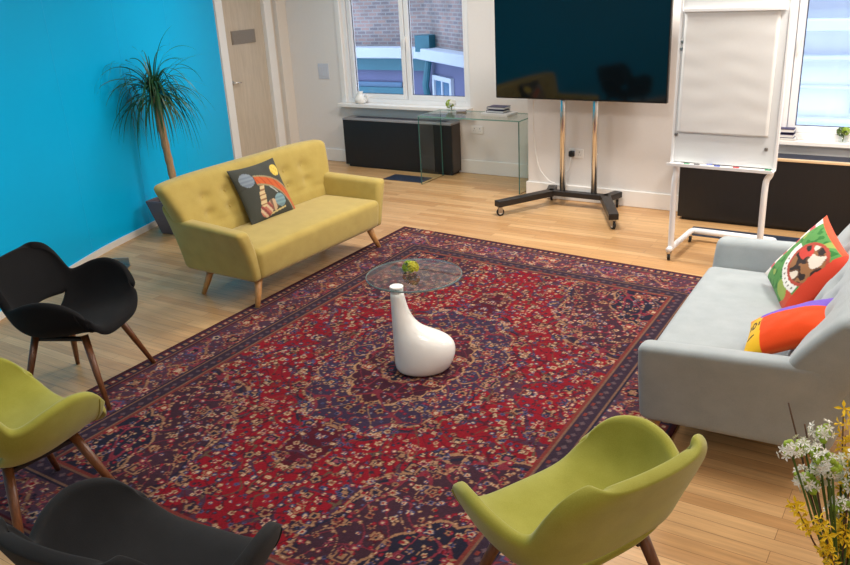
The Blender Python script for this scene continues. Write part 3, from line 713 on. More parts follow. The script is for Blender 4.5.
# ------------------------------------------------------------------ moulded armchairs
def shell_mesh():
    # rows from seat front to back top: centre (x, z), edge (x, y, z); the lens shaped opening sits at row 6
    rows = [((0.275, 0.385), (0.245, 0.250, 0.490)), ((0.272, 0.420), (0.236, 0.278, 0.548)), ((0.205, 0.430), (0.175, 0.325, 0.625)), ((0.10, 0.415), (0.07, 0.358, 0.660)),
            ((-0.02, 0.402), (-0.03, 0.360, 0.646)), ((-0.11, 0.408), (-0.105, 0.336, 0.616)), ((-0.17, 0.452), (-0.145, 0.310, 0.610)), ((-0.218, 0.55), (-0.168, 0.300, 0.648)),
            ((-0.258, 0.64), (-0.193, 0.292, 0.694)), ((-0.294, 0.72), (-0.220, 0.276, 0.738)), ((-0.318, 0.772), (-0.245, 0.242, 0.772)), ((-0.328, 0.797), (-0.271, 0.188, 0.792))]
    P = [tuple(c) + tuple(e) for c, e in rows]; per = 3; hole = 6 * per; n = per * (len(rows) - 1)
    A = smooth_path([p[:2] + (0,) for p in P], n); B = smooth_path([p[2:] for p in P], n)
    NS = 36; s0 = 0.56
    bm = bmesh.new()
    def vert(j, i, off=0.0, k=None):
        c, e = A[j], B[j]; s = -1 + 2 * i / NS; a = abs(s); th = a * PI / 2
        k = min(1.0, max(0.0, (j - hole) / (3.0 * per)))
        ys = e.y * (0.45 * a ** 0.90 + 0.55 * math.sin(th) ** 0.66); yb = e.y * math.sin(th) ** 0.95
        y = ys * (1 - k) + yb * k
        r = (0.45 * a ** 2.8 + 0.55 * (1 - math.cos(th)) ** 1.4) * (1 - k) + a ** 3 * k
        z = c.y + (e.z - c.y) * r; x = c.x + (e.x - c.x) * a ** 2
        if off and a < s0:
            w = 1 - (a / s0) ** 2; z += off * w; x += (-0.045 if off > 0 else 0.02) * w * abs(off) / 0.06
        return bm.verts.new((x, math.copysign(y, s), z))
    R = []
    for j in range(n + 1):
        off = 0.0
        if j <= hole: off = -0.034 * max(0, 1 - (hole - j) / 4)
        elif j < hole + 5: off = 0.050 * max(0, 1 - (j - hole) / 5)
        R.append([vert(j, i, off) for i in range(NS + 1)])
    upper = [R[hole][i] if abs(-1 + 2 * i / NS) >= s0 else vert(hole, i, 0.050) for i in range(NS + 1)]
    def skin(a, b):
        for i in range(NS): bm.faces.new((a[i], a[i + 1], b[i + 1], b[i]))
    for j in range(hole): skin(R[j], R[j + 1])
    skin(upper, R[hole + 1])
    for j in range(hole + 1, n): skin(R[j], R[j + 1])
    bmesh.ops.recalc_face_normals(bm, faces=bm.faces); bm.normal_update()
    seams = []
    for edge in (0, NS):
        path = []
        for i in range(1, 11):
            v = R[5][abs(edge - i)]; nn = v.normal.copy()
            if nn.y * (1 if v.co.y > 0 else -1) < 0 and abs(nn.y) > 0.2: nn = -nn
            elif abs(nn.y) <= 0.2 and nn.z > 0: nn = -nn
            path.append(v.co + nn * 0.0215)
        seams.append(path)
    return bm, seams
def armchair(label, mat, loc, rot):
    t = thing('armchair', label, 'armchair', loc, rot, 'moulded armchairs round the rug')
    bm, seams = shell_mesh()
    sh = obj('shell', bm, mat, t, smooth=True, solid=(0.042, 0.0), sub=1)
    for pth in seams:                              # tuck seam on each flank
        bm = bmesh.new(); tube(bm, pth, 0.0035, 6); obj('seam', bm, mat, sh, smooth=True)
    for x, y in ((0.15, 0.165), (0.15, -0.165), (-0.13, 0.165), (-0.13, -0.165)):
        sx = 1 if x > 0 else -1; sy = 1 if y > 0 else -1
        bm = bmesh.new(); tube(bm, [(x, y, 0.395), (x + sx * 0.042 + (0.02 if sx > 0 else 0), y + sy * 0.06, 0.2), (x + sx * 0.085 + (0.045 if sx > 0 else 0), y + sy * 0.12, 0.0)], [0.021, 0.018, 0.012], 14)
        obj('leg', bm, M['walnut'], t, smooth=True)
    bm = boxes((-0.14, 0.16, -0.17, -0.14, 0.362, 0.378), (-0.14, 0.16, 0.14, 0.17, 0.362, 0.378), (-0.02, 0.02, -0.16, 0.16, 0.362, 0.38))
    obj('frame', bm, M['black_paint'], t)
    return t
armchair('black moulded armchair standing by the blue wall', M['black_fabric'], (-3.97, 2.41, 0.0), R_(26))
armchair('lime green armchair between the black chairs on left side', M['lime'], (-3.05, 1.49, 0.012), R_(88))
armchair('charcoal armchair with its back to the viewer at bottom of rug', M['charcoal'], (-1.80, 1.17, 0.012), R_(98))
armchair('lime green armchair in front of the grey sofa', M['lime'], (-0.835, 2.035, 0.012), R_(155))

# ------------------------------------------------------------------ glass side table
t = thing('side_table', 'glass topped side table with white teardrop base on the rug', 'side table', (-2.36, 3.43, 0.012))
bm = bmesh.new()
cu = Vector((0.84, 0.54, 0)).normalized()          # the bulge lies to one side of the neck
secs = [(0.0, 0.11, 0.09), (0.008, 0.132, 0.105), (0.03, 0.146, 0.118), (0.07, 0.156, 0.124), (0.11, 0.160, 0.123), (0.145, 0.157, 0.117), (0.17, 0.147, 0.108), (0.19, 0.130, 0.098), (0.205, 0.112, 0.088), (0.22, 0.094, 0.078),
        (0.24, 0.076, 0.068), (0.27, 0.060, 0.057), (0.31, 0.048, 0.047), (0.36, 0.040, 0.040), (0.41, 0.035, 0.035), (0.432, 0.034, 0.034)]
secs = [(z * 1.125, ru * 1.09 - 0.135 + (0.03 if z == 0 else 0.012 if z < 0.01 else 0.0), ru * 1.09, rv * 1.06) for z, ru, rv in secs]
rings = []
for z, off, ru, rv in secs:
    rings.append([bm.verts.new(cu * (off + ru * math.cos(2 * PI * k / 32)) + Vector((-cu.y, cu.x, 0)) * (rv * math.sin(2 * PI * k / 32)) + Vector((0, 0, z))) for k in range(32)])
for a, b in zip(rings, rings[1:]):
    for k in range(32): bm.faces.new((a[k], a[(k + 1) % 32], b[(k + 1) % 32], b[k]))
bm.faces.new(rings[0]); bm.faces.new(rings[-1])
obj('base', bm, M['white_ceramic'], t, smooth=True, sub=1)
bm = bmesh.new(); lathe(bm, [(0.037, 0.484), (0.037, 0.494)], 24, True, *(cu * -0.098)[:2]); obj('collar', bm, M['white_ceramic'], t)
bm = bmesh.new(); lathe(bm, [(0.273, 0.494), (0.276, 0.496), (0.276, 0.502), (0.273, 0.504)], 64, True)
bm.normal_update()
for f in bm.faces: f.material_index = 0 if abs(f.normal.z) > 0.9 else 1
top = obj('table_top', bm, [M['table_glass'], M['table_edge']], t); top.location = (-0.115, 0.17, 0)
bm = bmesh.new(); lathe(bm, [(0.038, 0.5045), (0.038, 0.513), (0.034, 0.515)], 24, True, *(cu * -0.098)[:2]); obj('cap', bm, M['white_ceramic'], t, smooth=False)

def blob_flower(bm, c, r, n, rnd, size):
    for _ in range(n):
        d = Vector((rnd.gauss(0, 1), rnd.gauss(0, 1), rnd.gauss(0.3, 1))).normalized()
        p = Vector(c) + d * r
        q = d.to_track_quat('Z', 'Y').to_matrix()
        a0 = rnd.random() * 6.28
        for k in range(4):
            a = a0 + k * PI / 2; w = 0.55
            pts = [Vector((0, 0, 0)), Vector((size * 0.6 * math.cos(a - w), size * 0.6 * math.sin(a - w), size * 0.12)), Vector((size * math.cos(a), size * math.sin(a), size * 0.05)), Vector((size * 0.6 * math.cos(a + w), size * 0.6 * math.sin(a + w), size * 0.12))]
            bm.faces.new([bm.verts.new(p + q @ x) for x in pts])
rnd = random.Random(5)
def posy(label, loc, h, petals, leaves, sc=1.0):
    tg = thing('flower_posy', label, 'flowers', loc, 0, 'little posies in glass')
    bm = bmesh.new(); lathe(bm, [(0.020 * sc, 0.0), (0.026 * sc, 0.004), (0.028 * sc, 0.02 * sc), (0.022 * sc, 0.045 * sc)], 20, True)
    obj('glass', bm, M['table_glass'], tg, smooth=True)
    bm = bmesh.new(); blob_flower(bm, (0.012 * sc, 0, h), 0.024 * sc, 26, rnd, 0.016 * sc); obj('blossom', bm, petals, tg)
    bm = bmesh.new(); blob_flower(bm, (-0.014 * sc, 0.004, h - 0.006), 0.026 * sc, 26, rnd, 0.018 * sc); obj('leaves', bm, leaves, tg)
    bm = bmesh.new(); tube(bm, [(0, 0, 0.006), (0.004, 0, h)], 0.003 * sc, 6); obj('stem', bm, M['stem_green'], tg)
posy('small yellow and lime posy on the round glass table', (-2.50, 3.61, 0.5165), 0.036, M['petal_lime'], M['petal_green'], 1.25)
posy('small white and green posy on the glass desk', (-4.58, 7.56, DH + 0.001), 0.075, M['petal_white'], M['petal_green'], 1.5)
tag(place(obj('pebble_dish', rbox(0.11, 0.07, 0.022, 0.009), M['grille'], smooth=True), (-4.42, 7.50, DH + 0.012), 0.3), 'small grey dish beside the posy on glass desk', 'dish')
t = thing('white_jug', 'small white ornament at left end of window sill', 'ornament', (-5.96, YB - 0.05, 0.731))
bm = bmesh.new(); lathe(bm, [(0.05, 0.0), (0.07, 0.02), (0.072, 0.06), (0.045, 0.10), (0.03, 0.125), (0.04, 0.14)], 24); obj('body', bm, M['white_ceramic'], t, smooth=True)
bm = bmesh.new(); tube(bm, smooth_path([(0.06, 0, 0.08), (0.10, 0, 0.10), (0.09, 0, 0.05), (0.065, 0, 0.03)], 10), 0.008, 8); obj('handle', bm, M['white_ceramic'], t, smooth=True)
tag(place(obj('paper_stack', rbox(0.24, 0.09, 0.02, 0.003), M['paper']), (-1.19, YR - 0.02, 0.711)), 'white stack of papers on right window sill behind the easel', 'papers')
for k, lab in enumerate(('dark navy notebook on right window sill, lower of two', 'dark navy notebook on right window sill, topmost of two')):
    tg = thing('notebook', lab, 'notebook', (-1.145, YR - 0.02, 0.722 + k * 0.042), 0.03 * k, 'navy notebooks on the right sill')
    obj('cover', boxes((-0.055, 0.055, -0.045, 0.045, 0, 0.004), (-0.055, 0.055, -0.045, 0.045, 0.026, 0.03), (-0.055, -0.051, -0.045, 0.045, 0.004, 0.026)), M['navy'], tg)
    obj('pages', boxes((-0.05, 0.052, -0.042, 0.042, 0.004, 0.026)), M['paper'], tg)
posy('small green sprig in glass on the right window sill', (-0.735, YR - 0.02, 0.701), 0.09, M['petal_green'], M['stem_green'], 1.2)

# ------------------------------------------------------------------ pony-tail palm
t = thing('potted_palm', 'ponytail palm with thin trunk in slate pot by blue wall', 'plant', (-5.93, 4.85, 0))
bm = bmesh.new(); rr = []
for z, w in ((0.0, 0.125), (0.02, 0.13), (0.30, 0.19), (0.325, 0.195), (0.325, 0.175), (0.28, 0.17)):
    rr.append([bm.verts.new((w * x, w * y, z)) for x, y in ((1, 1), (-1, 1), (-1, -1), (1, -1))])
for a, b in zip(rr, rr[1:]):
    for k in range(4): bm.faces.new((a[k], a[(k + 1) % 4], b[(k + 1) % 4], b[k]))
bm.faces.new(rr[0])
o = obj('pot', bm, M['pot'], t, bevel=0.012); o.rotation_euler.z = R_(12)
bm = boxes((-0.165, 0.165, -0.165, 0.165, 0.26, 0.285)); o = obj('soil', bm, M['soil'], t); o.rotation_euler.z = R_(12)
bm = bmesh.new(); tp = smooth_path([(0.0, 0.0, 0.27), (-0.01, 0.01, 0.5), (-0.03, 0.0, 0.85), (-0.055, 0.0, 1.23)], 24)
tube(bm, tp, [0.050 - 0.016 * min(1, i / 8) + 0.003 * math.sin(i * 2.2) for i in range(25)], 14); obj('trunk', bm, M['bark'], t, smooth=True)
bm = bmesh.new(); rnd = random.Random(11)
wn = Vector((0.951, 0.309, 0)); w0 = Vector((-6.27 + 5.93, 4.78 - 4.85, 0))
for k in range(230):
    a = rnd.random() * 2 * PI; el = rnd.uniform(-0.35, 1.45); ln = rnd.uniform(0.36, 0.74)
    if k < 3: a, el, ln = 3.9 + 0.3 * k, 1.15, 0.95
    dx, dy = math.cos(a), math.sin(a)
    p = Vector((-0.055, 0.0, 1.19 + rnd.uniform(0, 0.08))); vx, vz = math.cos(el), math.sin(el)
    pts = [p.copy()]; n = 16; drop = rnd.uniform(0.10, 0.34)
    for i in range(n):
        st = ln / n
        p = p + Vector((dx * vx, dy * vx, vz)) * st
        vz -= drop * (1 if i > 1 else 0.4); vx *= 0.99; L_ = math.hypot(vx, vz)
        vx, vz = vx / L_, vz / L_
        vx = max(vx, 0.03 + 0.04 * math.sin(k))
        q = p.copy(); dd = (q - w0).dot(wn)
        if dd < 0.03: q += wn * (0.03 - dd + 0.02 * rnd.random())
        pts.append(q)
    side = Vector((-dy, dx, 0)); prev = None
    tw = rnd.uniform(-0.4, 0.4)
    for i, q in enumerate(pts):
        w = 0.0075 * (0.35 + 0.65 * math.sin(PI * min(1, 0.2 + 0.8 * i / n))) * (1 - (i / n) ** 3) + 0.0006
        sd = side * math.cos(tw * i / 3) + Vector((0, 0, 1)) * math.sin(tw * i / 3) * 0.5
        cur = (bm.verts.new(q + sd * w), bm.verts.new(q - sd * w))
        if prev: bm.faces.new((prev[0], prev[1], cur[1], cur[0]))
        prev = cur
obj('foliage', bm, M['leaf'], t, smooth=True, recalc=False)

# ------------------------------------------------------------------ vase of spring flowers, near right
VX, VY = -0.07, 1.955
t = thing('floor_vase', 'tall glazed floor vase holding spring flowers beside the grey sofa', 'vase', (VX, VY, 0))
bm = bmesh.new(); lathe(bm, [(0.07, 0.0), (0.085, 0.01), (0.105, 0.2), (0.095, 0.40), (0.072, 0.51), (0.080, 0.56), (0.072, 0.56), (0.064, 0.51), (0.085, 0.40), (0.09, 0.2), (0.07, 0.03), (0.0, 0.03)], 32); obj('body', bm, M['terracotta'], t, smooth=True)
rnd = random.Random(21)
def star(bm, c, d, size, n=5, mi=0, wid=0.42):
    q = d.to_track_quat('Z', 'Y').to_matrix(); a0 = rnd.random() * 6.28
    for k in range(n):
        a = a0 + 2 * PI * k / n
        pts = [Vector((0, 0, 0)), Vector((size * 0.55 * math.cos(a - wid), size * 0.55 * math.sin(a - wid), size * 0.25)), Vector((size * math.cos(a), size * math.sin(a), size * 0.2)), Vector((size * 0.55 * math.cos(a + wid), size * 0.55 * math.sin(a + wid), size * 0.25))]
        f = bm.faces.new([bm.verts.new(Vector(c) + q @ x) for x in pts]); f.material_index = mi
def stem_path(tip):
    tip = Vector(tip) + Vector((0.016, 0.010, 0)); b = Vector((VX + rnd.uniform(-0.03, 0.03), VY + rnd.uniform(-0.03, 0.03), 0.06)); m_ = Vector((VX + (tip.x - VX) * 0.22, VY + (tip.y - VY) * 0.22, 0.575))
    return smooth_path([b, m_, m_.lerp(tip, 0.5) + Vector((0, 0, 0.02)), tip], 18)
whites = [(-0.24, 1.909, 0.957), (-0.217, 1.972, 0.938), (-0.182, 1.961, 0.934), (-0.21, 1.952, 0.863), (-0.191, 1.96, 0.841), (-0.16, 1.926, 0.944), (-0.147, 1.921, 0.936), (-0.135, 2.043, 0.86), (-0.118, 1.98, 0.925), (-0.1, 1.979, 0.906), (-0.128, 2.023, 0.743), (-0.119, 1.965, 0.808), (-0.09, 2.03, 0.764), (-0.183, 1.999, 0.977), (-0.119, 2.016, 0.854), (-0.096, 1.953, 0.876), (-0.154, 1.995, 0.862), (-0.086, 2.094, 0.888), (-0.067, 2.031, 0.856), (-0.179, 2.0, 0.868)]
for k, tip in enumerate(whites):
    tg = thing('white_flower', 'white star flower cluster on green stem in the floor vase', 'flower', (0, 0, 0), 0, 'white flowers in the floor vase')
    pth = stem_path(tip); bm = bmesh.new(); tube(bm, pth, 0.0028, 6); obj('stem', bm, M['stem_green'], tg, smooth=True)
    bm = bmesh.new()
    for _ in range(11):
        d = Vector((rnd.gauss(-0.2, 0.8), rnd.gauss(-0.5, 0.8), rnd.gauss(0.5, 0.6))).normalized(); star(bm, pth[-1] + d * rnd.uniform(0.018, 0.034), d, rnd.uniform(0.011, 0.016), 5)
    obj('blossoms', bm, M['petal_white'], tg)
    bm = bmesh.new()
    for _ in range(12):
        d = Vector((rnd.gauss(0, 1), rnd.gauss(0, 1), rnd.gauss(0.3, 0.7))).normalized(); bmesh.ops.create_icosphere(bm, subdivisions=1, radius=rnd.uniform(0.007, 0.012), matrix=Matrix.Translation(pth[-1] + d * rnd.uniform(0.004, 0.022)))
    obj('buds', bm, M['petal_green'], tg, smooth=True)
yel = [(-0.15, 2.083, 1.006), (-0.116, 1.97, 1.052), (-0.137, 2.082, 0.936), (-0.105, 2.057, 0.929), (-0.214, 1.868, 0.837), (-0.145, 1.84, 0.825), (-0.135, 1.986, 0.68), (-0.106, 1.955, 0.771), (-0.094, 2.0, 0.712), (-0.08, 2.029, 0.70), (-0.091, 1.974, 0.69), (-0.116, 2.003, 0.68), (-0.092, 2.052, 1.011), (-0.062, 2.037, 0.702), (-0.135, 1.889, 0.72)]
for k, tip in enumerate(yel):
    tg = thing('forsythia_branch', 'yellow forsythia sprig in the floor vase', 'flower', (0, 0, 0), 0, 'yellow sprigs in the floor vase')
    pth = stem_path(tip); bm = bmesh.new(); tube(bm, pth, [0.0035 - 0.0001 * i for i in range(19)], 6); obj('stem', bm, M['twig'], tg, smooth=True)
    bm = bmesh.new()
    for i in range(13, 19):
        for _ in range(2):
            d = Vector((rnd.gauss(-0.2, 1), rnd.gauss(-0.4, 1), rnd.gauss(0.3, 0.8))).normalized(); star(bm, pth[i] + d * 0.010, d, rnd.uniform(0.017, 0.026), 4, 0, 0.36)
    obj('blossoms', bm, M['petal_yellow'], tg)
for tip, lab in (((-0.273, 2.029, 1.024), 'bare brown twig in the floor vase, taller left one'), ((-0.228, 2.014, 0.982), 'bare brown twig in the floor vase, shorter one beside white blossom')):
    pth = stem_path(tip); bm = bmesh.new(); tube(bm, pth, [0.004 - 0.0001 * i for i in range(19)], 6)
    tag(obj('bare_twig', bm, M['twig'], smooth=True), lab, 'twig', 'bare twigs in the floor vase')

# ------------------------------------------------------------------ persian rug
def rug():
    Wd, Ln, st = 3.15, 4.34, 0.0062
    nx, ny = int(Wd / 2 / st), int(Ln / 2 / st)           # one quarter, mirrored
    a = (np.arange(nx) + 0.5) * st; b = (np.arange(ny) + 0.5) * st   # distance from the centre lines
    A, B = np.meshgrid(a, b, indexing='ij')
    dA, dB = Wd / 2 - A, Ln / 2 - B
    d = np.minimum(dA, dB)
    # co-ordinate running along the border
    along = np.where(dA < dB, B, A)
    col = np.zeros((nx, ny, 3))
    def S(mask, c): col[mask] = [lin(q) for q in c]
    RED, DRED, NAVY, PLUM, TAN, IVORY, BLUE, PINK, OLIVE, RUST = (116, 6, 24), (66, 8, 24), (26, 23, 40), (52, 28, 40), (132, 96, 72), (168, 140, 114), (62, 62, 94), (120, 52, 66), (78, 62, 48), (104, 42, 38)
    rn = np.random.RandomState(4)
    S(d < 9, RED)
    # outlines of spandrels and medallion
    fa, fb = Wd / 2 - 0.50, Ln / 2 - 0.50                   # half field
    ang = np.arctan2((fb - B) / 1.25, (fa - A)); rs = np.hypot((fa - A) / 0.66, (fb - B) / 0.98)
    sp = 1 + 0.09 * np.abs(np.sin(ang * 7)) - 0.05 * np.cos(ang * 3)
    span = (rs < sp) & (d > 0.5); S(span, PLUM)
    S((np.abs(rs - sp) < 0.015) & (d > 0.5), TAN); S((np.abs(rs - sp * 0.955) < 0.012) & (d > 0.5), NAVY)
    S((rs < sp * 0.52) & (d > 0.5), NAVY); S((np.abs(rs - sp * 0.52) < 0.010) & (d > 0.5), TAN)
    am = np.arctan2(B / 1.45, A); rm = np.hypot(A / 0.50, B / 0.78); mm = 1 + 0.10 * np.abs(np.cos(am * 8)) - 0.03
    med = rm < mm; S(med, (48, 34, 56)); S(np.abs(rm - mm) < 0.014, TAN); S(np.abs(rm - mm * 1.06) < 0.014, NAVY)
    S(rm < mm * 0.62, (56, 22, 36)); S(np.abs(rm - mm * 0.62) < 0.014, (150, 112, 80)); S(rm < mm * 0.3, NAVY); S(np.abs(rm - mm * 0.3) < 0.016, TAN)
    pend = np.hypot(A / 0.13, (B - 0.98) / 0.20); S(pend < 1, DRED); S(np.abs(pend - 1) < 0.06, TAN)
    # scrolling vines
    def vines(mask, c, fx, fy, w, ph):
        f = np.sin(A * fx + 1.6 * np.sin(B * fy * 0.7 + ph)) + np.sin(B * fy + 1.6 * np.sin(A * fx * 0.6 + ph * 2))
        g = np.abs(f - 0.25 * np.sin(A * 9 + B * 7)); S(mask & (g < w), c)
    fld = (d > 0.5)
    vines(fld & ~span & ~med, (62, 34, 52), 15, 13, 0.16, 0.4); vines(fld & ~span & ~med, (72, 10, 26), 31, 27, 0.16, 3.1)
    vines(fld & ~span & ~med, OLIVE, 21, 18, 0.08, 1.9)
    vines(span, (140, 104, 80), 19, 16, 0.05, 0.9); vines(span, (104, 34, 46), 27, 22, 0.16, 2.2)
    vines(med, (140, 104, 76), 23, 19, 0.06, 0.2); vines(med, (104, 34, 46), 30, 26, 0.16, 1.2)
    # flowers
    def flower(x, y, r, pal, n):
        i0, i1 = max(0, int((x - r) / st)), min(nx, int((x + r) / st) + 2); j0, j1 = max(0, int((y - r) / st)), min(ny, int((y + r) / st) + 2)
        if i1 <= i0 or j1 <= j0: return
        X, Y = A[i0:i1, j0:j1] - x, B[i0:i1, j0:j1] - y
        rr, an = np.hypot(X, Y), np.arctan2(Y, X) + n
        R_o = r * (0.86 + 0.14 * np.cos(an * n))
        sub = col[i0:i1, j0:j1]
        for k, fr in enumerate((1.0, 0.76, 0.42)):
            sub[rr < R_o * fr] = [lin(q) for q in pal[k]]
    pals_red = [(NAVY, PINK, IVORY), (PLUM, TAN, RED), (NAVY, BLUE, IVORY), (TAN, RUST, NAVY), (IVORY, PINK, DRED), (DRED, IVORY, TAN), (BLUE, NAVY, PINK), (IVORY, TAN, RUST)]
    pals_dark = [(RED, PINK, IVORY), (TAN, RUST, NAVY), (BLUE, IVORY, RED), (IVORY, TAN, RED), (RUST, TAN, NAVY), (PINK, DRED, IVORY), (TAN, BLUE, NAVY)]
    pals_big = [(TAN, PLUM, TAN), (TAN, RED, IVORY), (NAVY, TAN, DRED), (BLUE, NAVY, TAN), (TAN, NAVY, PINK), (PLUM, TAN, NAVY), (DRED, TAN, NAVY)]
    def scatter(n, mask, pals, r0, r1, gap):
        pts = []
        for _ in range(n * 12):
            x, y = rn.uniform(0, Wd / 2), rn.uniform(0, Ln / 2)
            if not mask[min(nx - 1, int(x / st)), min(ny - 1, int(y / st))]: continue
            r = rn.uniform(r0, r1)
            if any((x - p) ** 2 + (y - q) ** 2 < (r + s) ** 2 * gap for p, q, s in pts): continue
            pts.append((x, y, r)); flower(x, y, r, pals[rn.randint(len(pals))], rn.randint(4, 8))
            if len(pts) >= n: break
    fr = fld & ~span & ~med
    scatter(34, fr, pals_big, 0.034, 0.052, 1.4); scatter(200, fr, pals_red, 0.013, 0.026, 1.1); scatter(420, fr, [(TAN, IVORY, TAN), (NAVY, NAVY, BLUE), (PINK, IVORY, RED), (DRED, PLUM, BLUE), (BLUE, BLUE, NAVY), (PLUM, NAVY, PLUM), (DRED, DRED, NAVY), (BLUE, IVORY, BLUE)], 0.009, 0.015, 1.0)
    scatter(18, span, pals_big, 0.034, 0.050, 1.4); scatter(160, span, pals_dark, 0.012, 0.024, 1.1); scatter(180, span, [(TAN, TAN, IVORY), (RED, RED, PINK), (BLUE, BLUE, IVORY)], 0.008, 0.013, 1.0)
    scatter(10, med, pals_big, 0.032, 0.048, 1.4); scatter(120, med, pals_dark, 0.011, 0.022, 1.05); scatter(140, med, [(TAN, TAN, IVORY), (RED, RED, PINK), (BLUE, BLUE, IVORY)], 0.008, 0.013, 1.0)
    # borders, outside in
    S(d < 0.50, PLUM)
    S(d < 0.025, (70, 26, 30)); 
    g1 = (d >= 0.025) & (d < 0.095); S(g1, (40, 32, 50)); S(g1 & (np.mod(along, 0.10) < 0.045) & (np.abs(d - 0.06) < 0.022), RUST); S(g1 & (np.abs(np.mod(along, 0.10) - 0.022) < 0.010) & (np.abs(d - 0.06) < 0.010), IVORY)
    S(g1 & (np.abs(np.mod(along, 0.10) - 0.073) < 0.012) & (np.abs(d - 0.06) < 0.015), TAN)
    S((d >= 0.095) & (d < 0.105), (104, 74, 60)); S((d >= 0.107) & (d < 0.120), DRED)
    mb = (d >= 0.12) & (d < 0.375); S(mb, (66, 42, 56))
    vn = np.abs((d - 0.2475) - 0.075 * np.sin(along * 2 * PI / 0.46)); S(mb & (vn < 0.012), TAN)
    vn2 = np.abs((d - 0.2475) + 0.085 * np.sin(along * 2 * PI / 0.23 + 1)); S(mb & (vn2 < 0.009), RUST)
    vines(mb, (112, 44, 52), 31, 29, 0.13, 0.7)
    dark = (d > 0.13) & (d < 0.365)
    for n_, (L_, inA) in enumerate(((Ln / 2, True), (Wd / 2, False))):
        for k in range(int(L_ / 0.23) + 1):
            s = k * 0.23 + 0.05; off = 0.2475 + (0.055 if k % 2 else -0.055)
            x, y = (Wd / 2 - off, s) if inA else (s, Ln / 2 - off)
            flower(x, y, 0.070, [(TAN, RED, IVORY), (RUST, NAVY, TAN), (BLUE, PINK, NAVY)][k % 3], 6)
            off2 = 0.2475 - (0.07 if k % 2 else -0.07); x, y = (Wd / 2 - off2, s + 0.03) if inA else (s + 0.03, Ln / 2 - off2)
            flower(x, y, 0.038, [(PINK, IVORY, RED), (BLUE, IVORY, NAVY)][k % 2], 5)
    scatter(240, dark, pals_dark, 0.012, 0.022, 1.05); scatter(280, dark, [(TAN, TAN, IVORY), (PINK, PINK, TAN), (BLUE, BLUE, IVORY), (NAVY, NAVY, NAVY)], 0.008, 0.012, 1.0)
    S((d >= 0.365) & (d < 0.378), NAVY); S((d >= 0.380) & (d < 0.390), (104, 74, 60))
    g2 = (d >= 0.392) & (d < 0.47); S(g2, (44, 30, 44)); zz = np.abs(np.mod(along, 0.12) - 0.06) / 0.06 * 0.05
    S(g2 & (np.abs(d - 0.431) < 0.016) & (np.abs(np.mod(along, 0.06) - 0.03) + np.abs(d - 0.431) < 0.017), (82, 64, 70)); S(g2 & (np.abs(np.mod(along, 0.12) - 0.06) < 0.014) & (np.abs(d - 0.45) < 0.012), RUST)
    S((d >= 0.47) & (d < 0.481), (104, 74, 60)); S((d >= 0.483) & (d < 0.50), RUST)
    # full grid from the mirrored quarter
    q = np.concatenate([col[::-1], col], 0); full = np.concatenate([q[:, ::-1], q], 1)
    # slow colour drift of hand dyed wool
    NX, NY = full.shape[:2]
    gx, gy = np.meshgrid(np.linspace(0, 1, NX), np.linspace(0, 1, NY), indexing='ij')
    full *= (0.80 + 0.4 * np.random.RandomState(7).rand(NX, NY))[..., None]
    full *= (1 + 0.08 * np.sin(gy * 37 + np.sin(gx * 5)) * np.sin(gy * 11))[..., None]
    c00, c10, c01, c11 = (np.array(p) for p in RUG)          # near-left, near-right, far-left, far-right
    gxx, gyy = gx[..., None], gy[..., None]
    P = c00 * (1 - gxx) * (1 - gyy) + c10 * gxx * (1 - gyy) + c01 * (1 - gxx) * gyy + c11 * gxx * gyy
    Z = 0.011 + 0.0008 * np.sin(gx * 23) * np.sin(gy * 31)
    co = np.concatenate([P, Z[..., None]], -1).reshape(-1, 3)
    idx = np.arange(NX * NY).reshape(NX, NY)
    quads = np.stack([idx[:-1, :-1], idx[1:, :-1], idx[1:, 1:], idx[:-1, 1:]], -1).reshape(-1, 4)
    # skirt round the edge gives the pile its thickness
    ring = np.concatenate([idx[:, 0], idx[-1, 1:], idx[-2::-1, -1], idx[0, -2:0:-1]])
    low = co[ring].copy(); low[:, 2] = 0.0
    k0 = len(co); co = np.concatenate([co, low]); lo = k0 + np.arange(len(ring)); 
    sk = np.stack([ring, lo, np.roll(lo, -1), np.roll(ring, -1)], -1)
    quads = np.concatenate([quads, sk])
    cols = np.concatenate([full.reshape(-1, 3), np.tile(np.array([[lin(80), lin(34), lin(36)]]), (len(ring), 1))])
    cols = np.concatenate([cols, np.ones((len(cols), 1))], 1)
    me = bpy.data.meshes.new('rug'); me.vertices.add(len(co)); me.vertices.foreach_set('co', co.astype(np.float32).ravel())
    me.loops.add(quads.size); me.loops.foreach_set('vertex_index', quads.astype(np.int32).ravel())
    me.polygons.add(len(quads)); me.polygons.foreach_set('loop_start', np.arange(0, quads.size, 4, dtype=np.int32))
    me.update(calc_edges=True); me.validate()
    me.materials.append(M['rug'])
    o = bpy.data.objects.new('rug', me); C.objects.link(o); set_pattern(o, cols)
    return tag(o, 'large red and navy persian rug on the oak floor', 'rug')
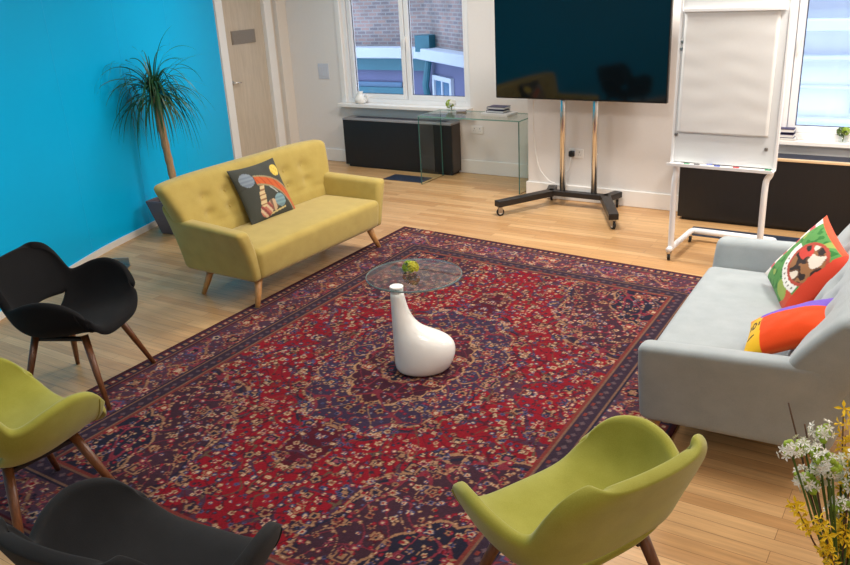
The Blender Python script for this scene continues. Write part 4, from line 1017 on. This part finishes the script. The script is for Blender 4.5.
RUG = [(-3.87, 1.33), (-0.85, 1.33), (-4.03, 5.76), (-0.98, 5.53)]
rug()

# ------------------------------------------------------------------ light: ceiling panels and daylight
def area(name, loc, sx, sy, power, col, rot=(0, 0, 0)):
    l = bpy.data.lights.new(name, 'AREA'); l.shape = 'RECTANGLE'; l.size = sx; l.size_y = sy; l.energy = power; l.color = col
    o = bpy.data.objects.new(name, l); C.objects.link(o); o.location = loc; o.rotation_euler = rot
    return o
warm = (1.0, 0.945, 0.88)
for x, y, p in ((-5.0, 6.2, 24), (-2.6, 6.0, 50), (-0.3, 5.6, 50), (1.8, 5.2, 24), (-3.6, 3.6, 15), (-1.2, 3.2, 30), (1.3, 2.8, 9), (-2.6, 0.8, 14), (0.2, 0.4, 10), (1.8, -1.2, 12)):
    area('ceiling_panel', (x, y, ZC - 0.03), 0.6, 0.6, p, warm)
w = bpy.data.worlds.new('sky'); bpy.context.scene.world = w; w.use_nodes = True
bg = w.node_tree.nodes['Background']; bg.inputs['Color'].default_value = (0.62, 0.78, 1.0, 1); bg.inputs['Strength'].default_value = 2.6

# ------------------------------------------------------------------ camera
cam = bpy.data.cameras.new('camera'); cam.sensor_width = 36; cam.lens = 36 * 815 / 850; cam.clip_start = 0.05
co_ = bpy.data.objects.new('camera', cam); C.objects.link(co_)
right = Vector((0.84135883, 0.53799358, -0.05175164)); down = Vector((0.1487912, -0.32261047, -0.93476396)); fwd = Vector((-0.51959263, 0.77877173, -0.35147988))
m3 = Matrix((right, -down, -fwd)).transposed()
co_.matrix_world = Matrix.Translation((0, 0, 2.1)) @ m3.to_4x4()
sc = bpy.context.scene; sc.camera = co_
sc.view_settings.view_transform = 'Standard'; sc.view_settings.look = 'None'
sc.view_settings.exposure = 0.48; sc.view_settings.gamma = 1.0
try: sc.view_settings.use_curve_mapping = False
except Exception: pass
sc.cycles.max_bounces = 10; sc.cycles.transparent_max_bounces = 16; sc.cycles.caustics_reflective = False; sc.cycles.caustics_refractive = False
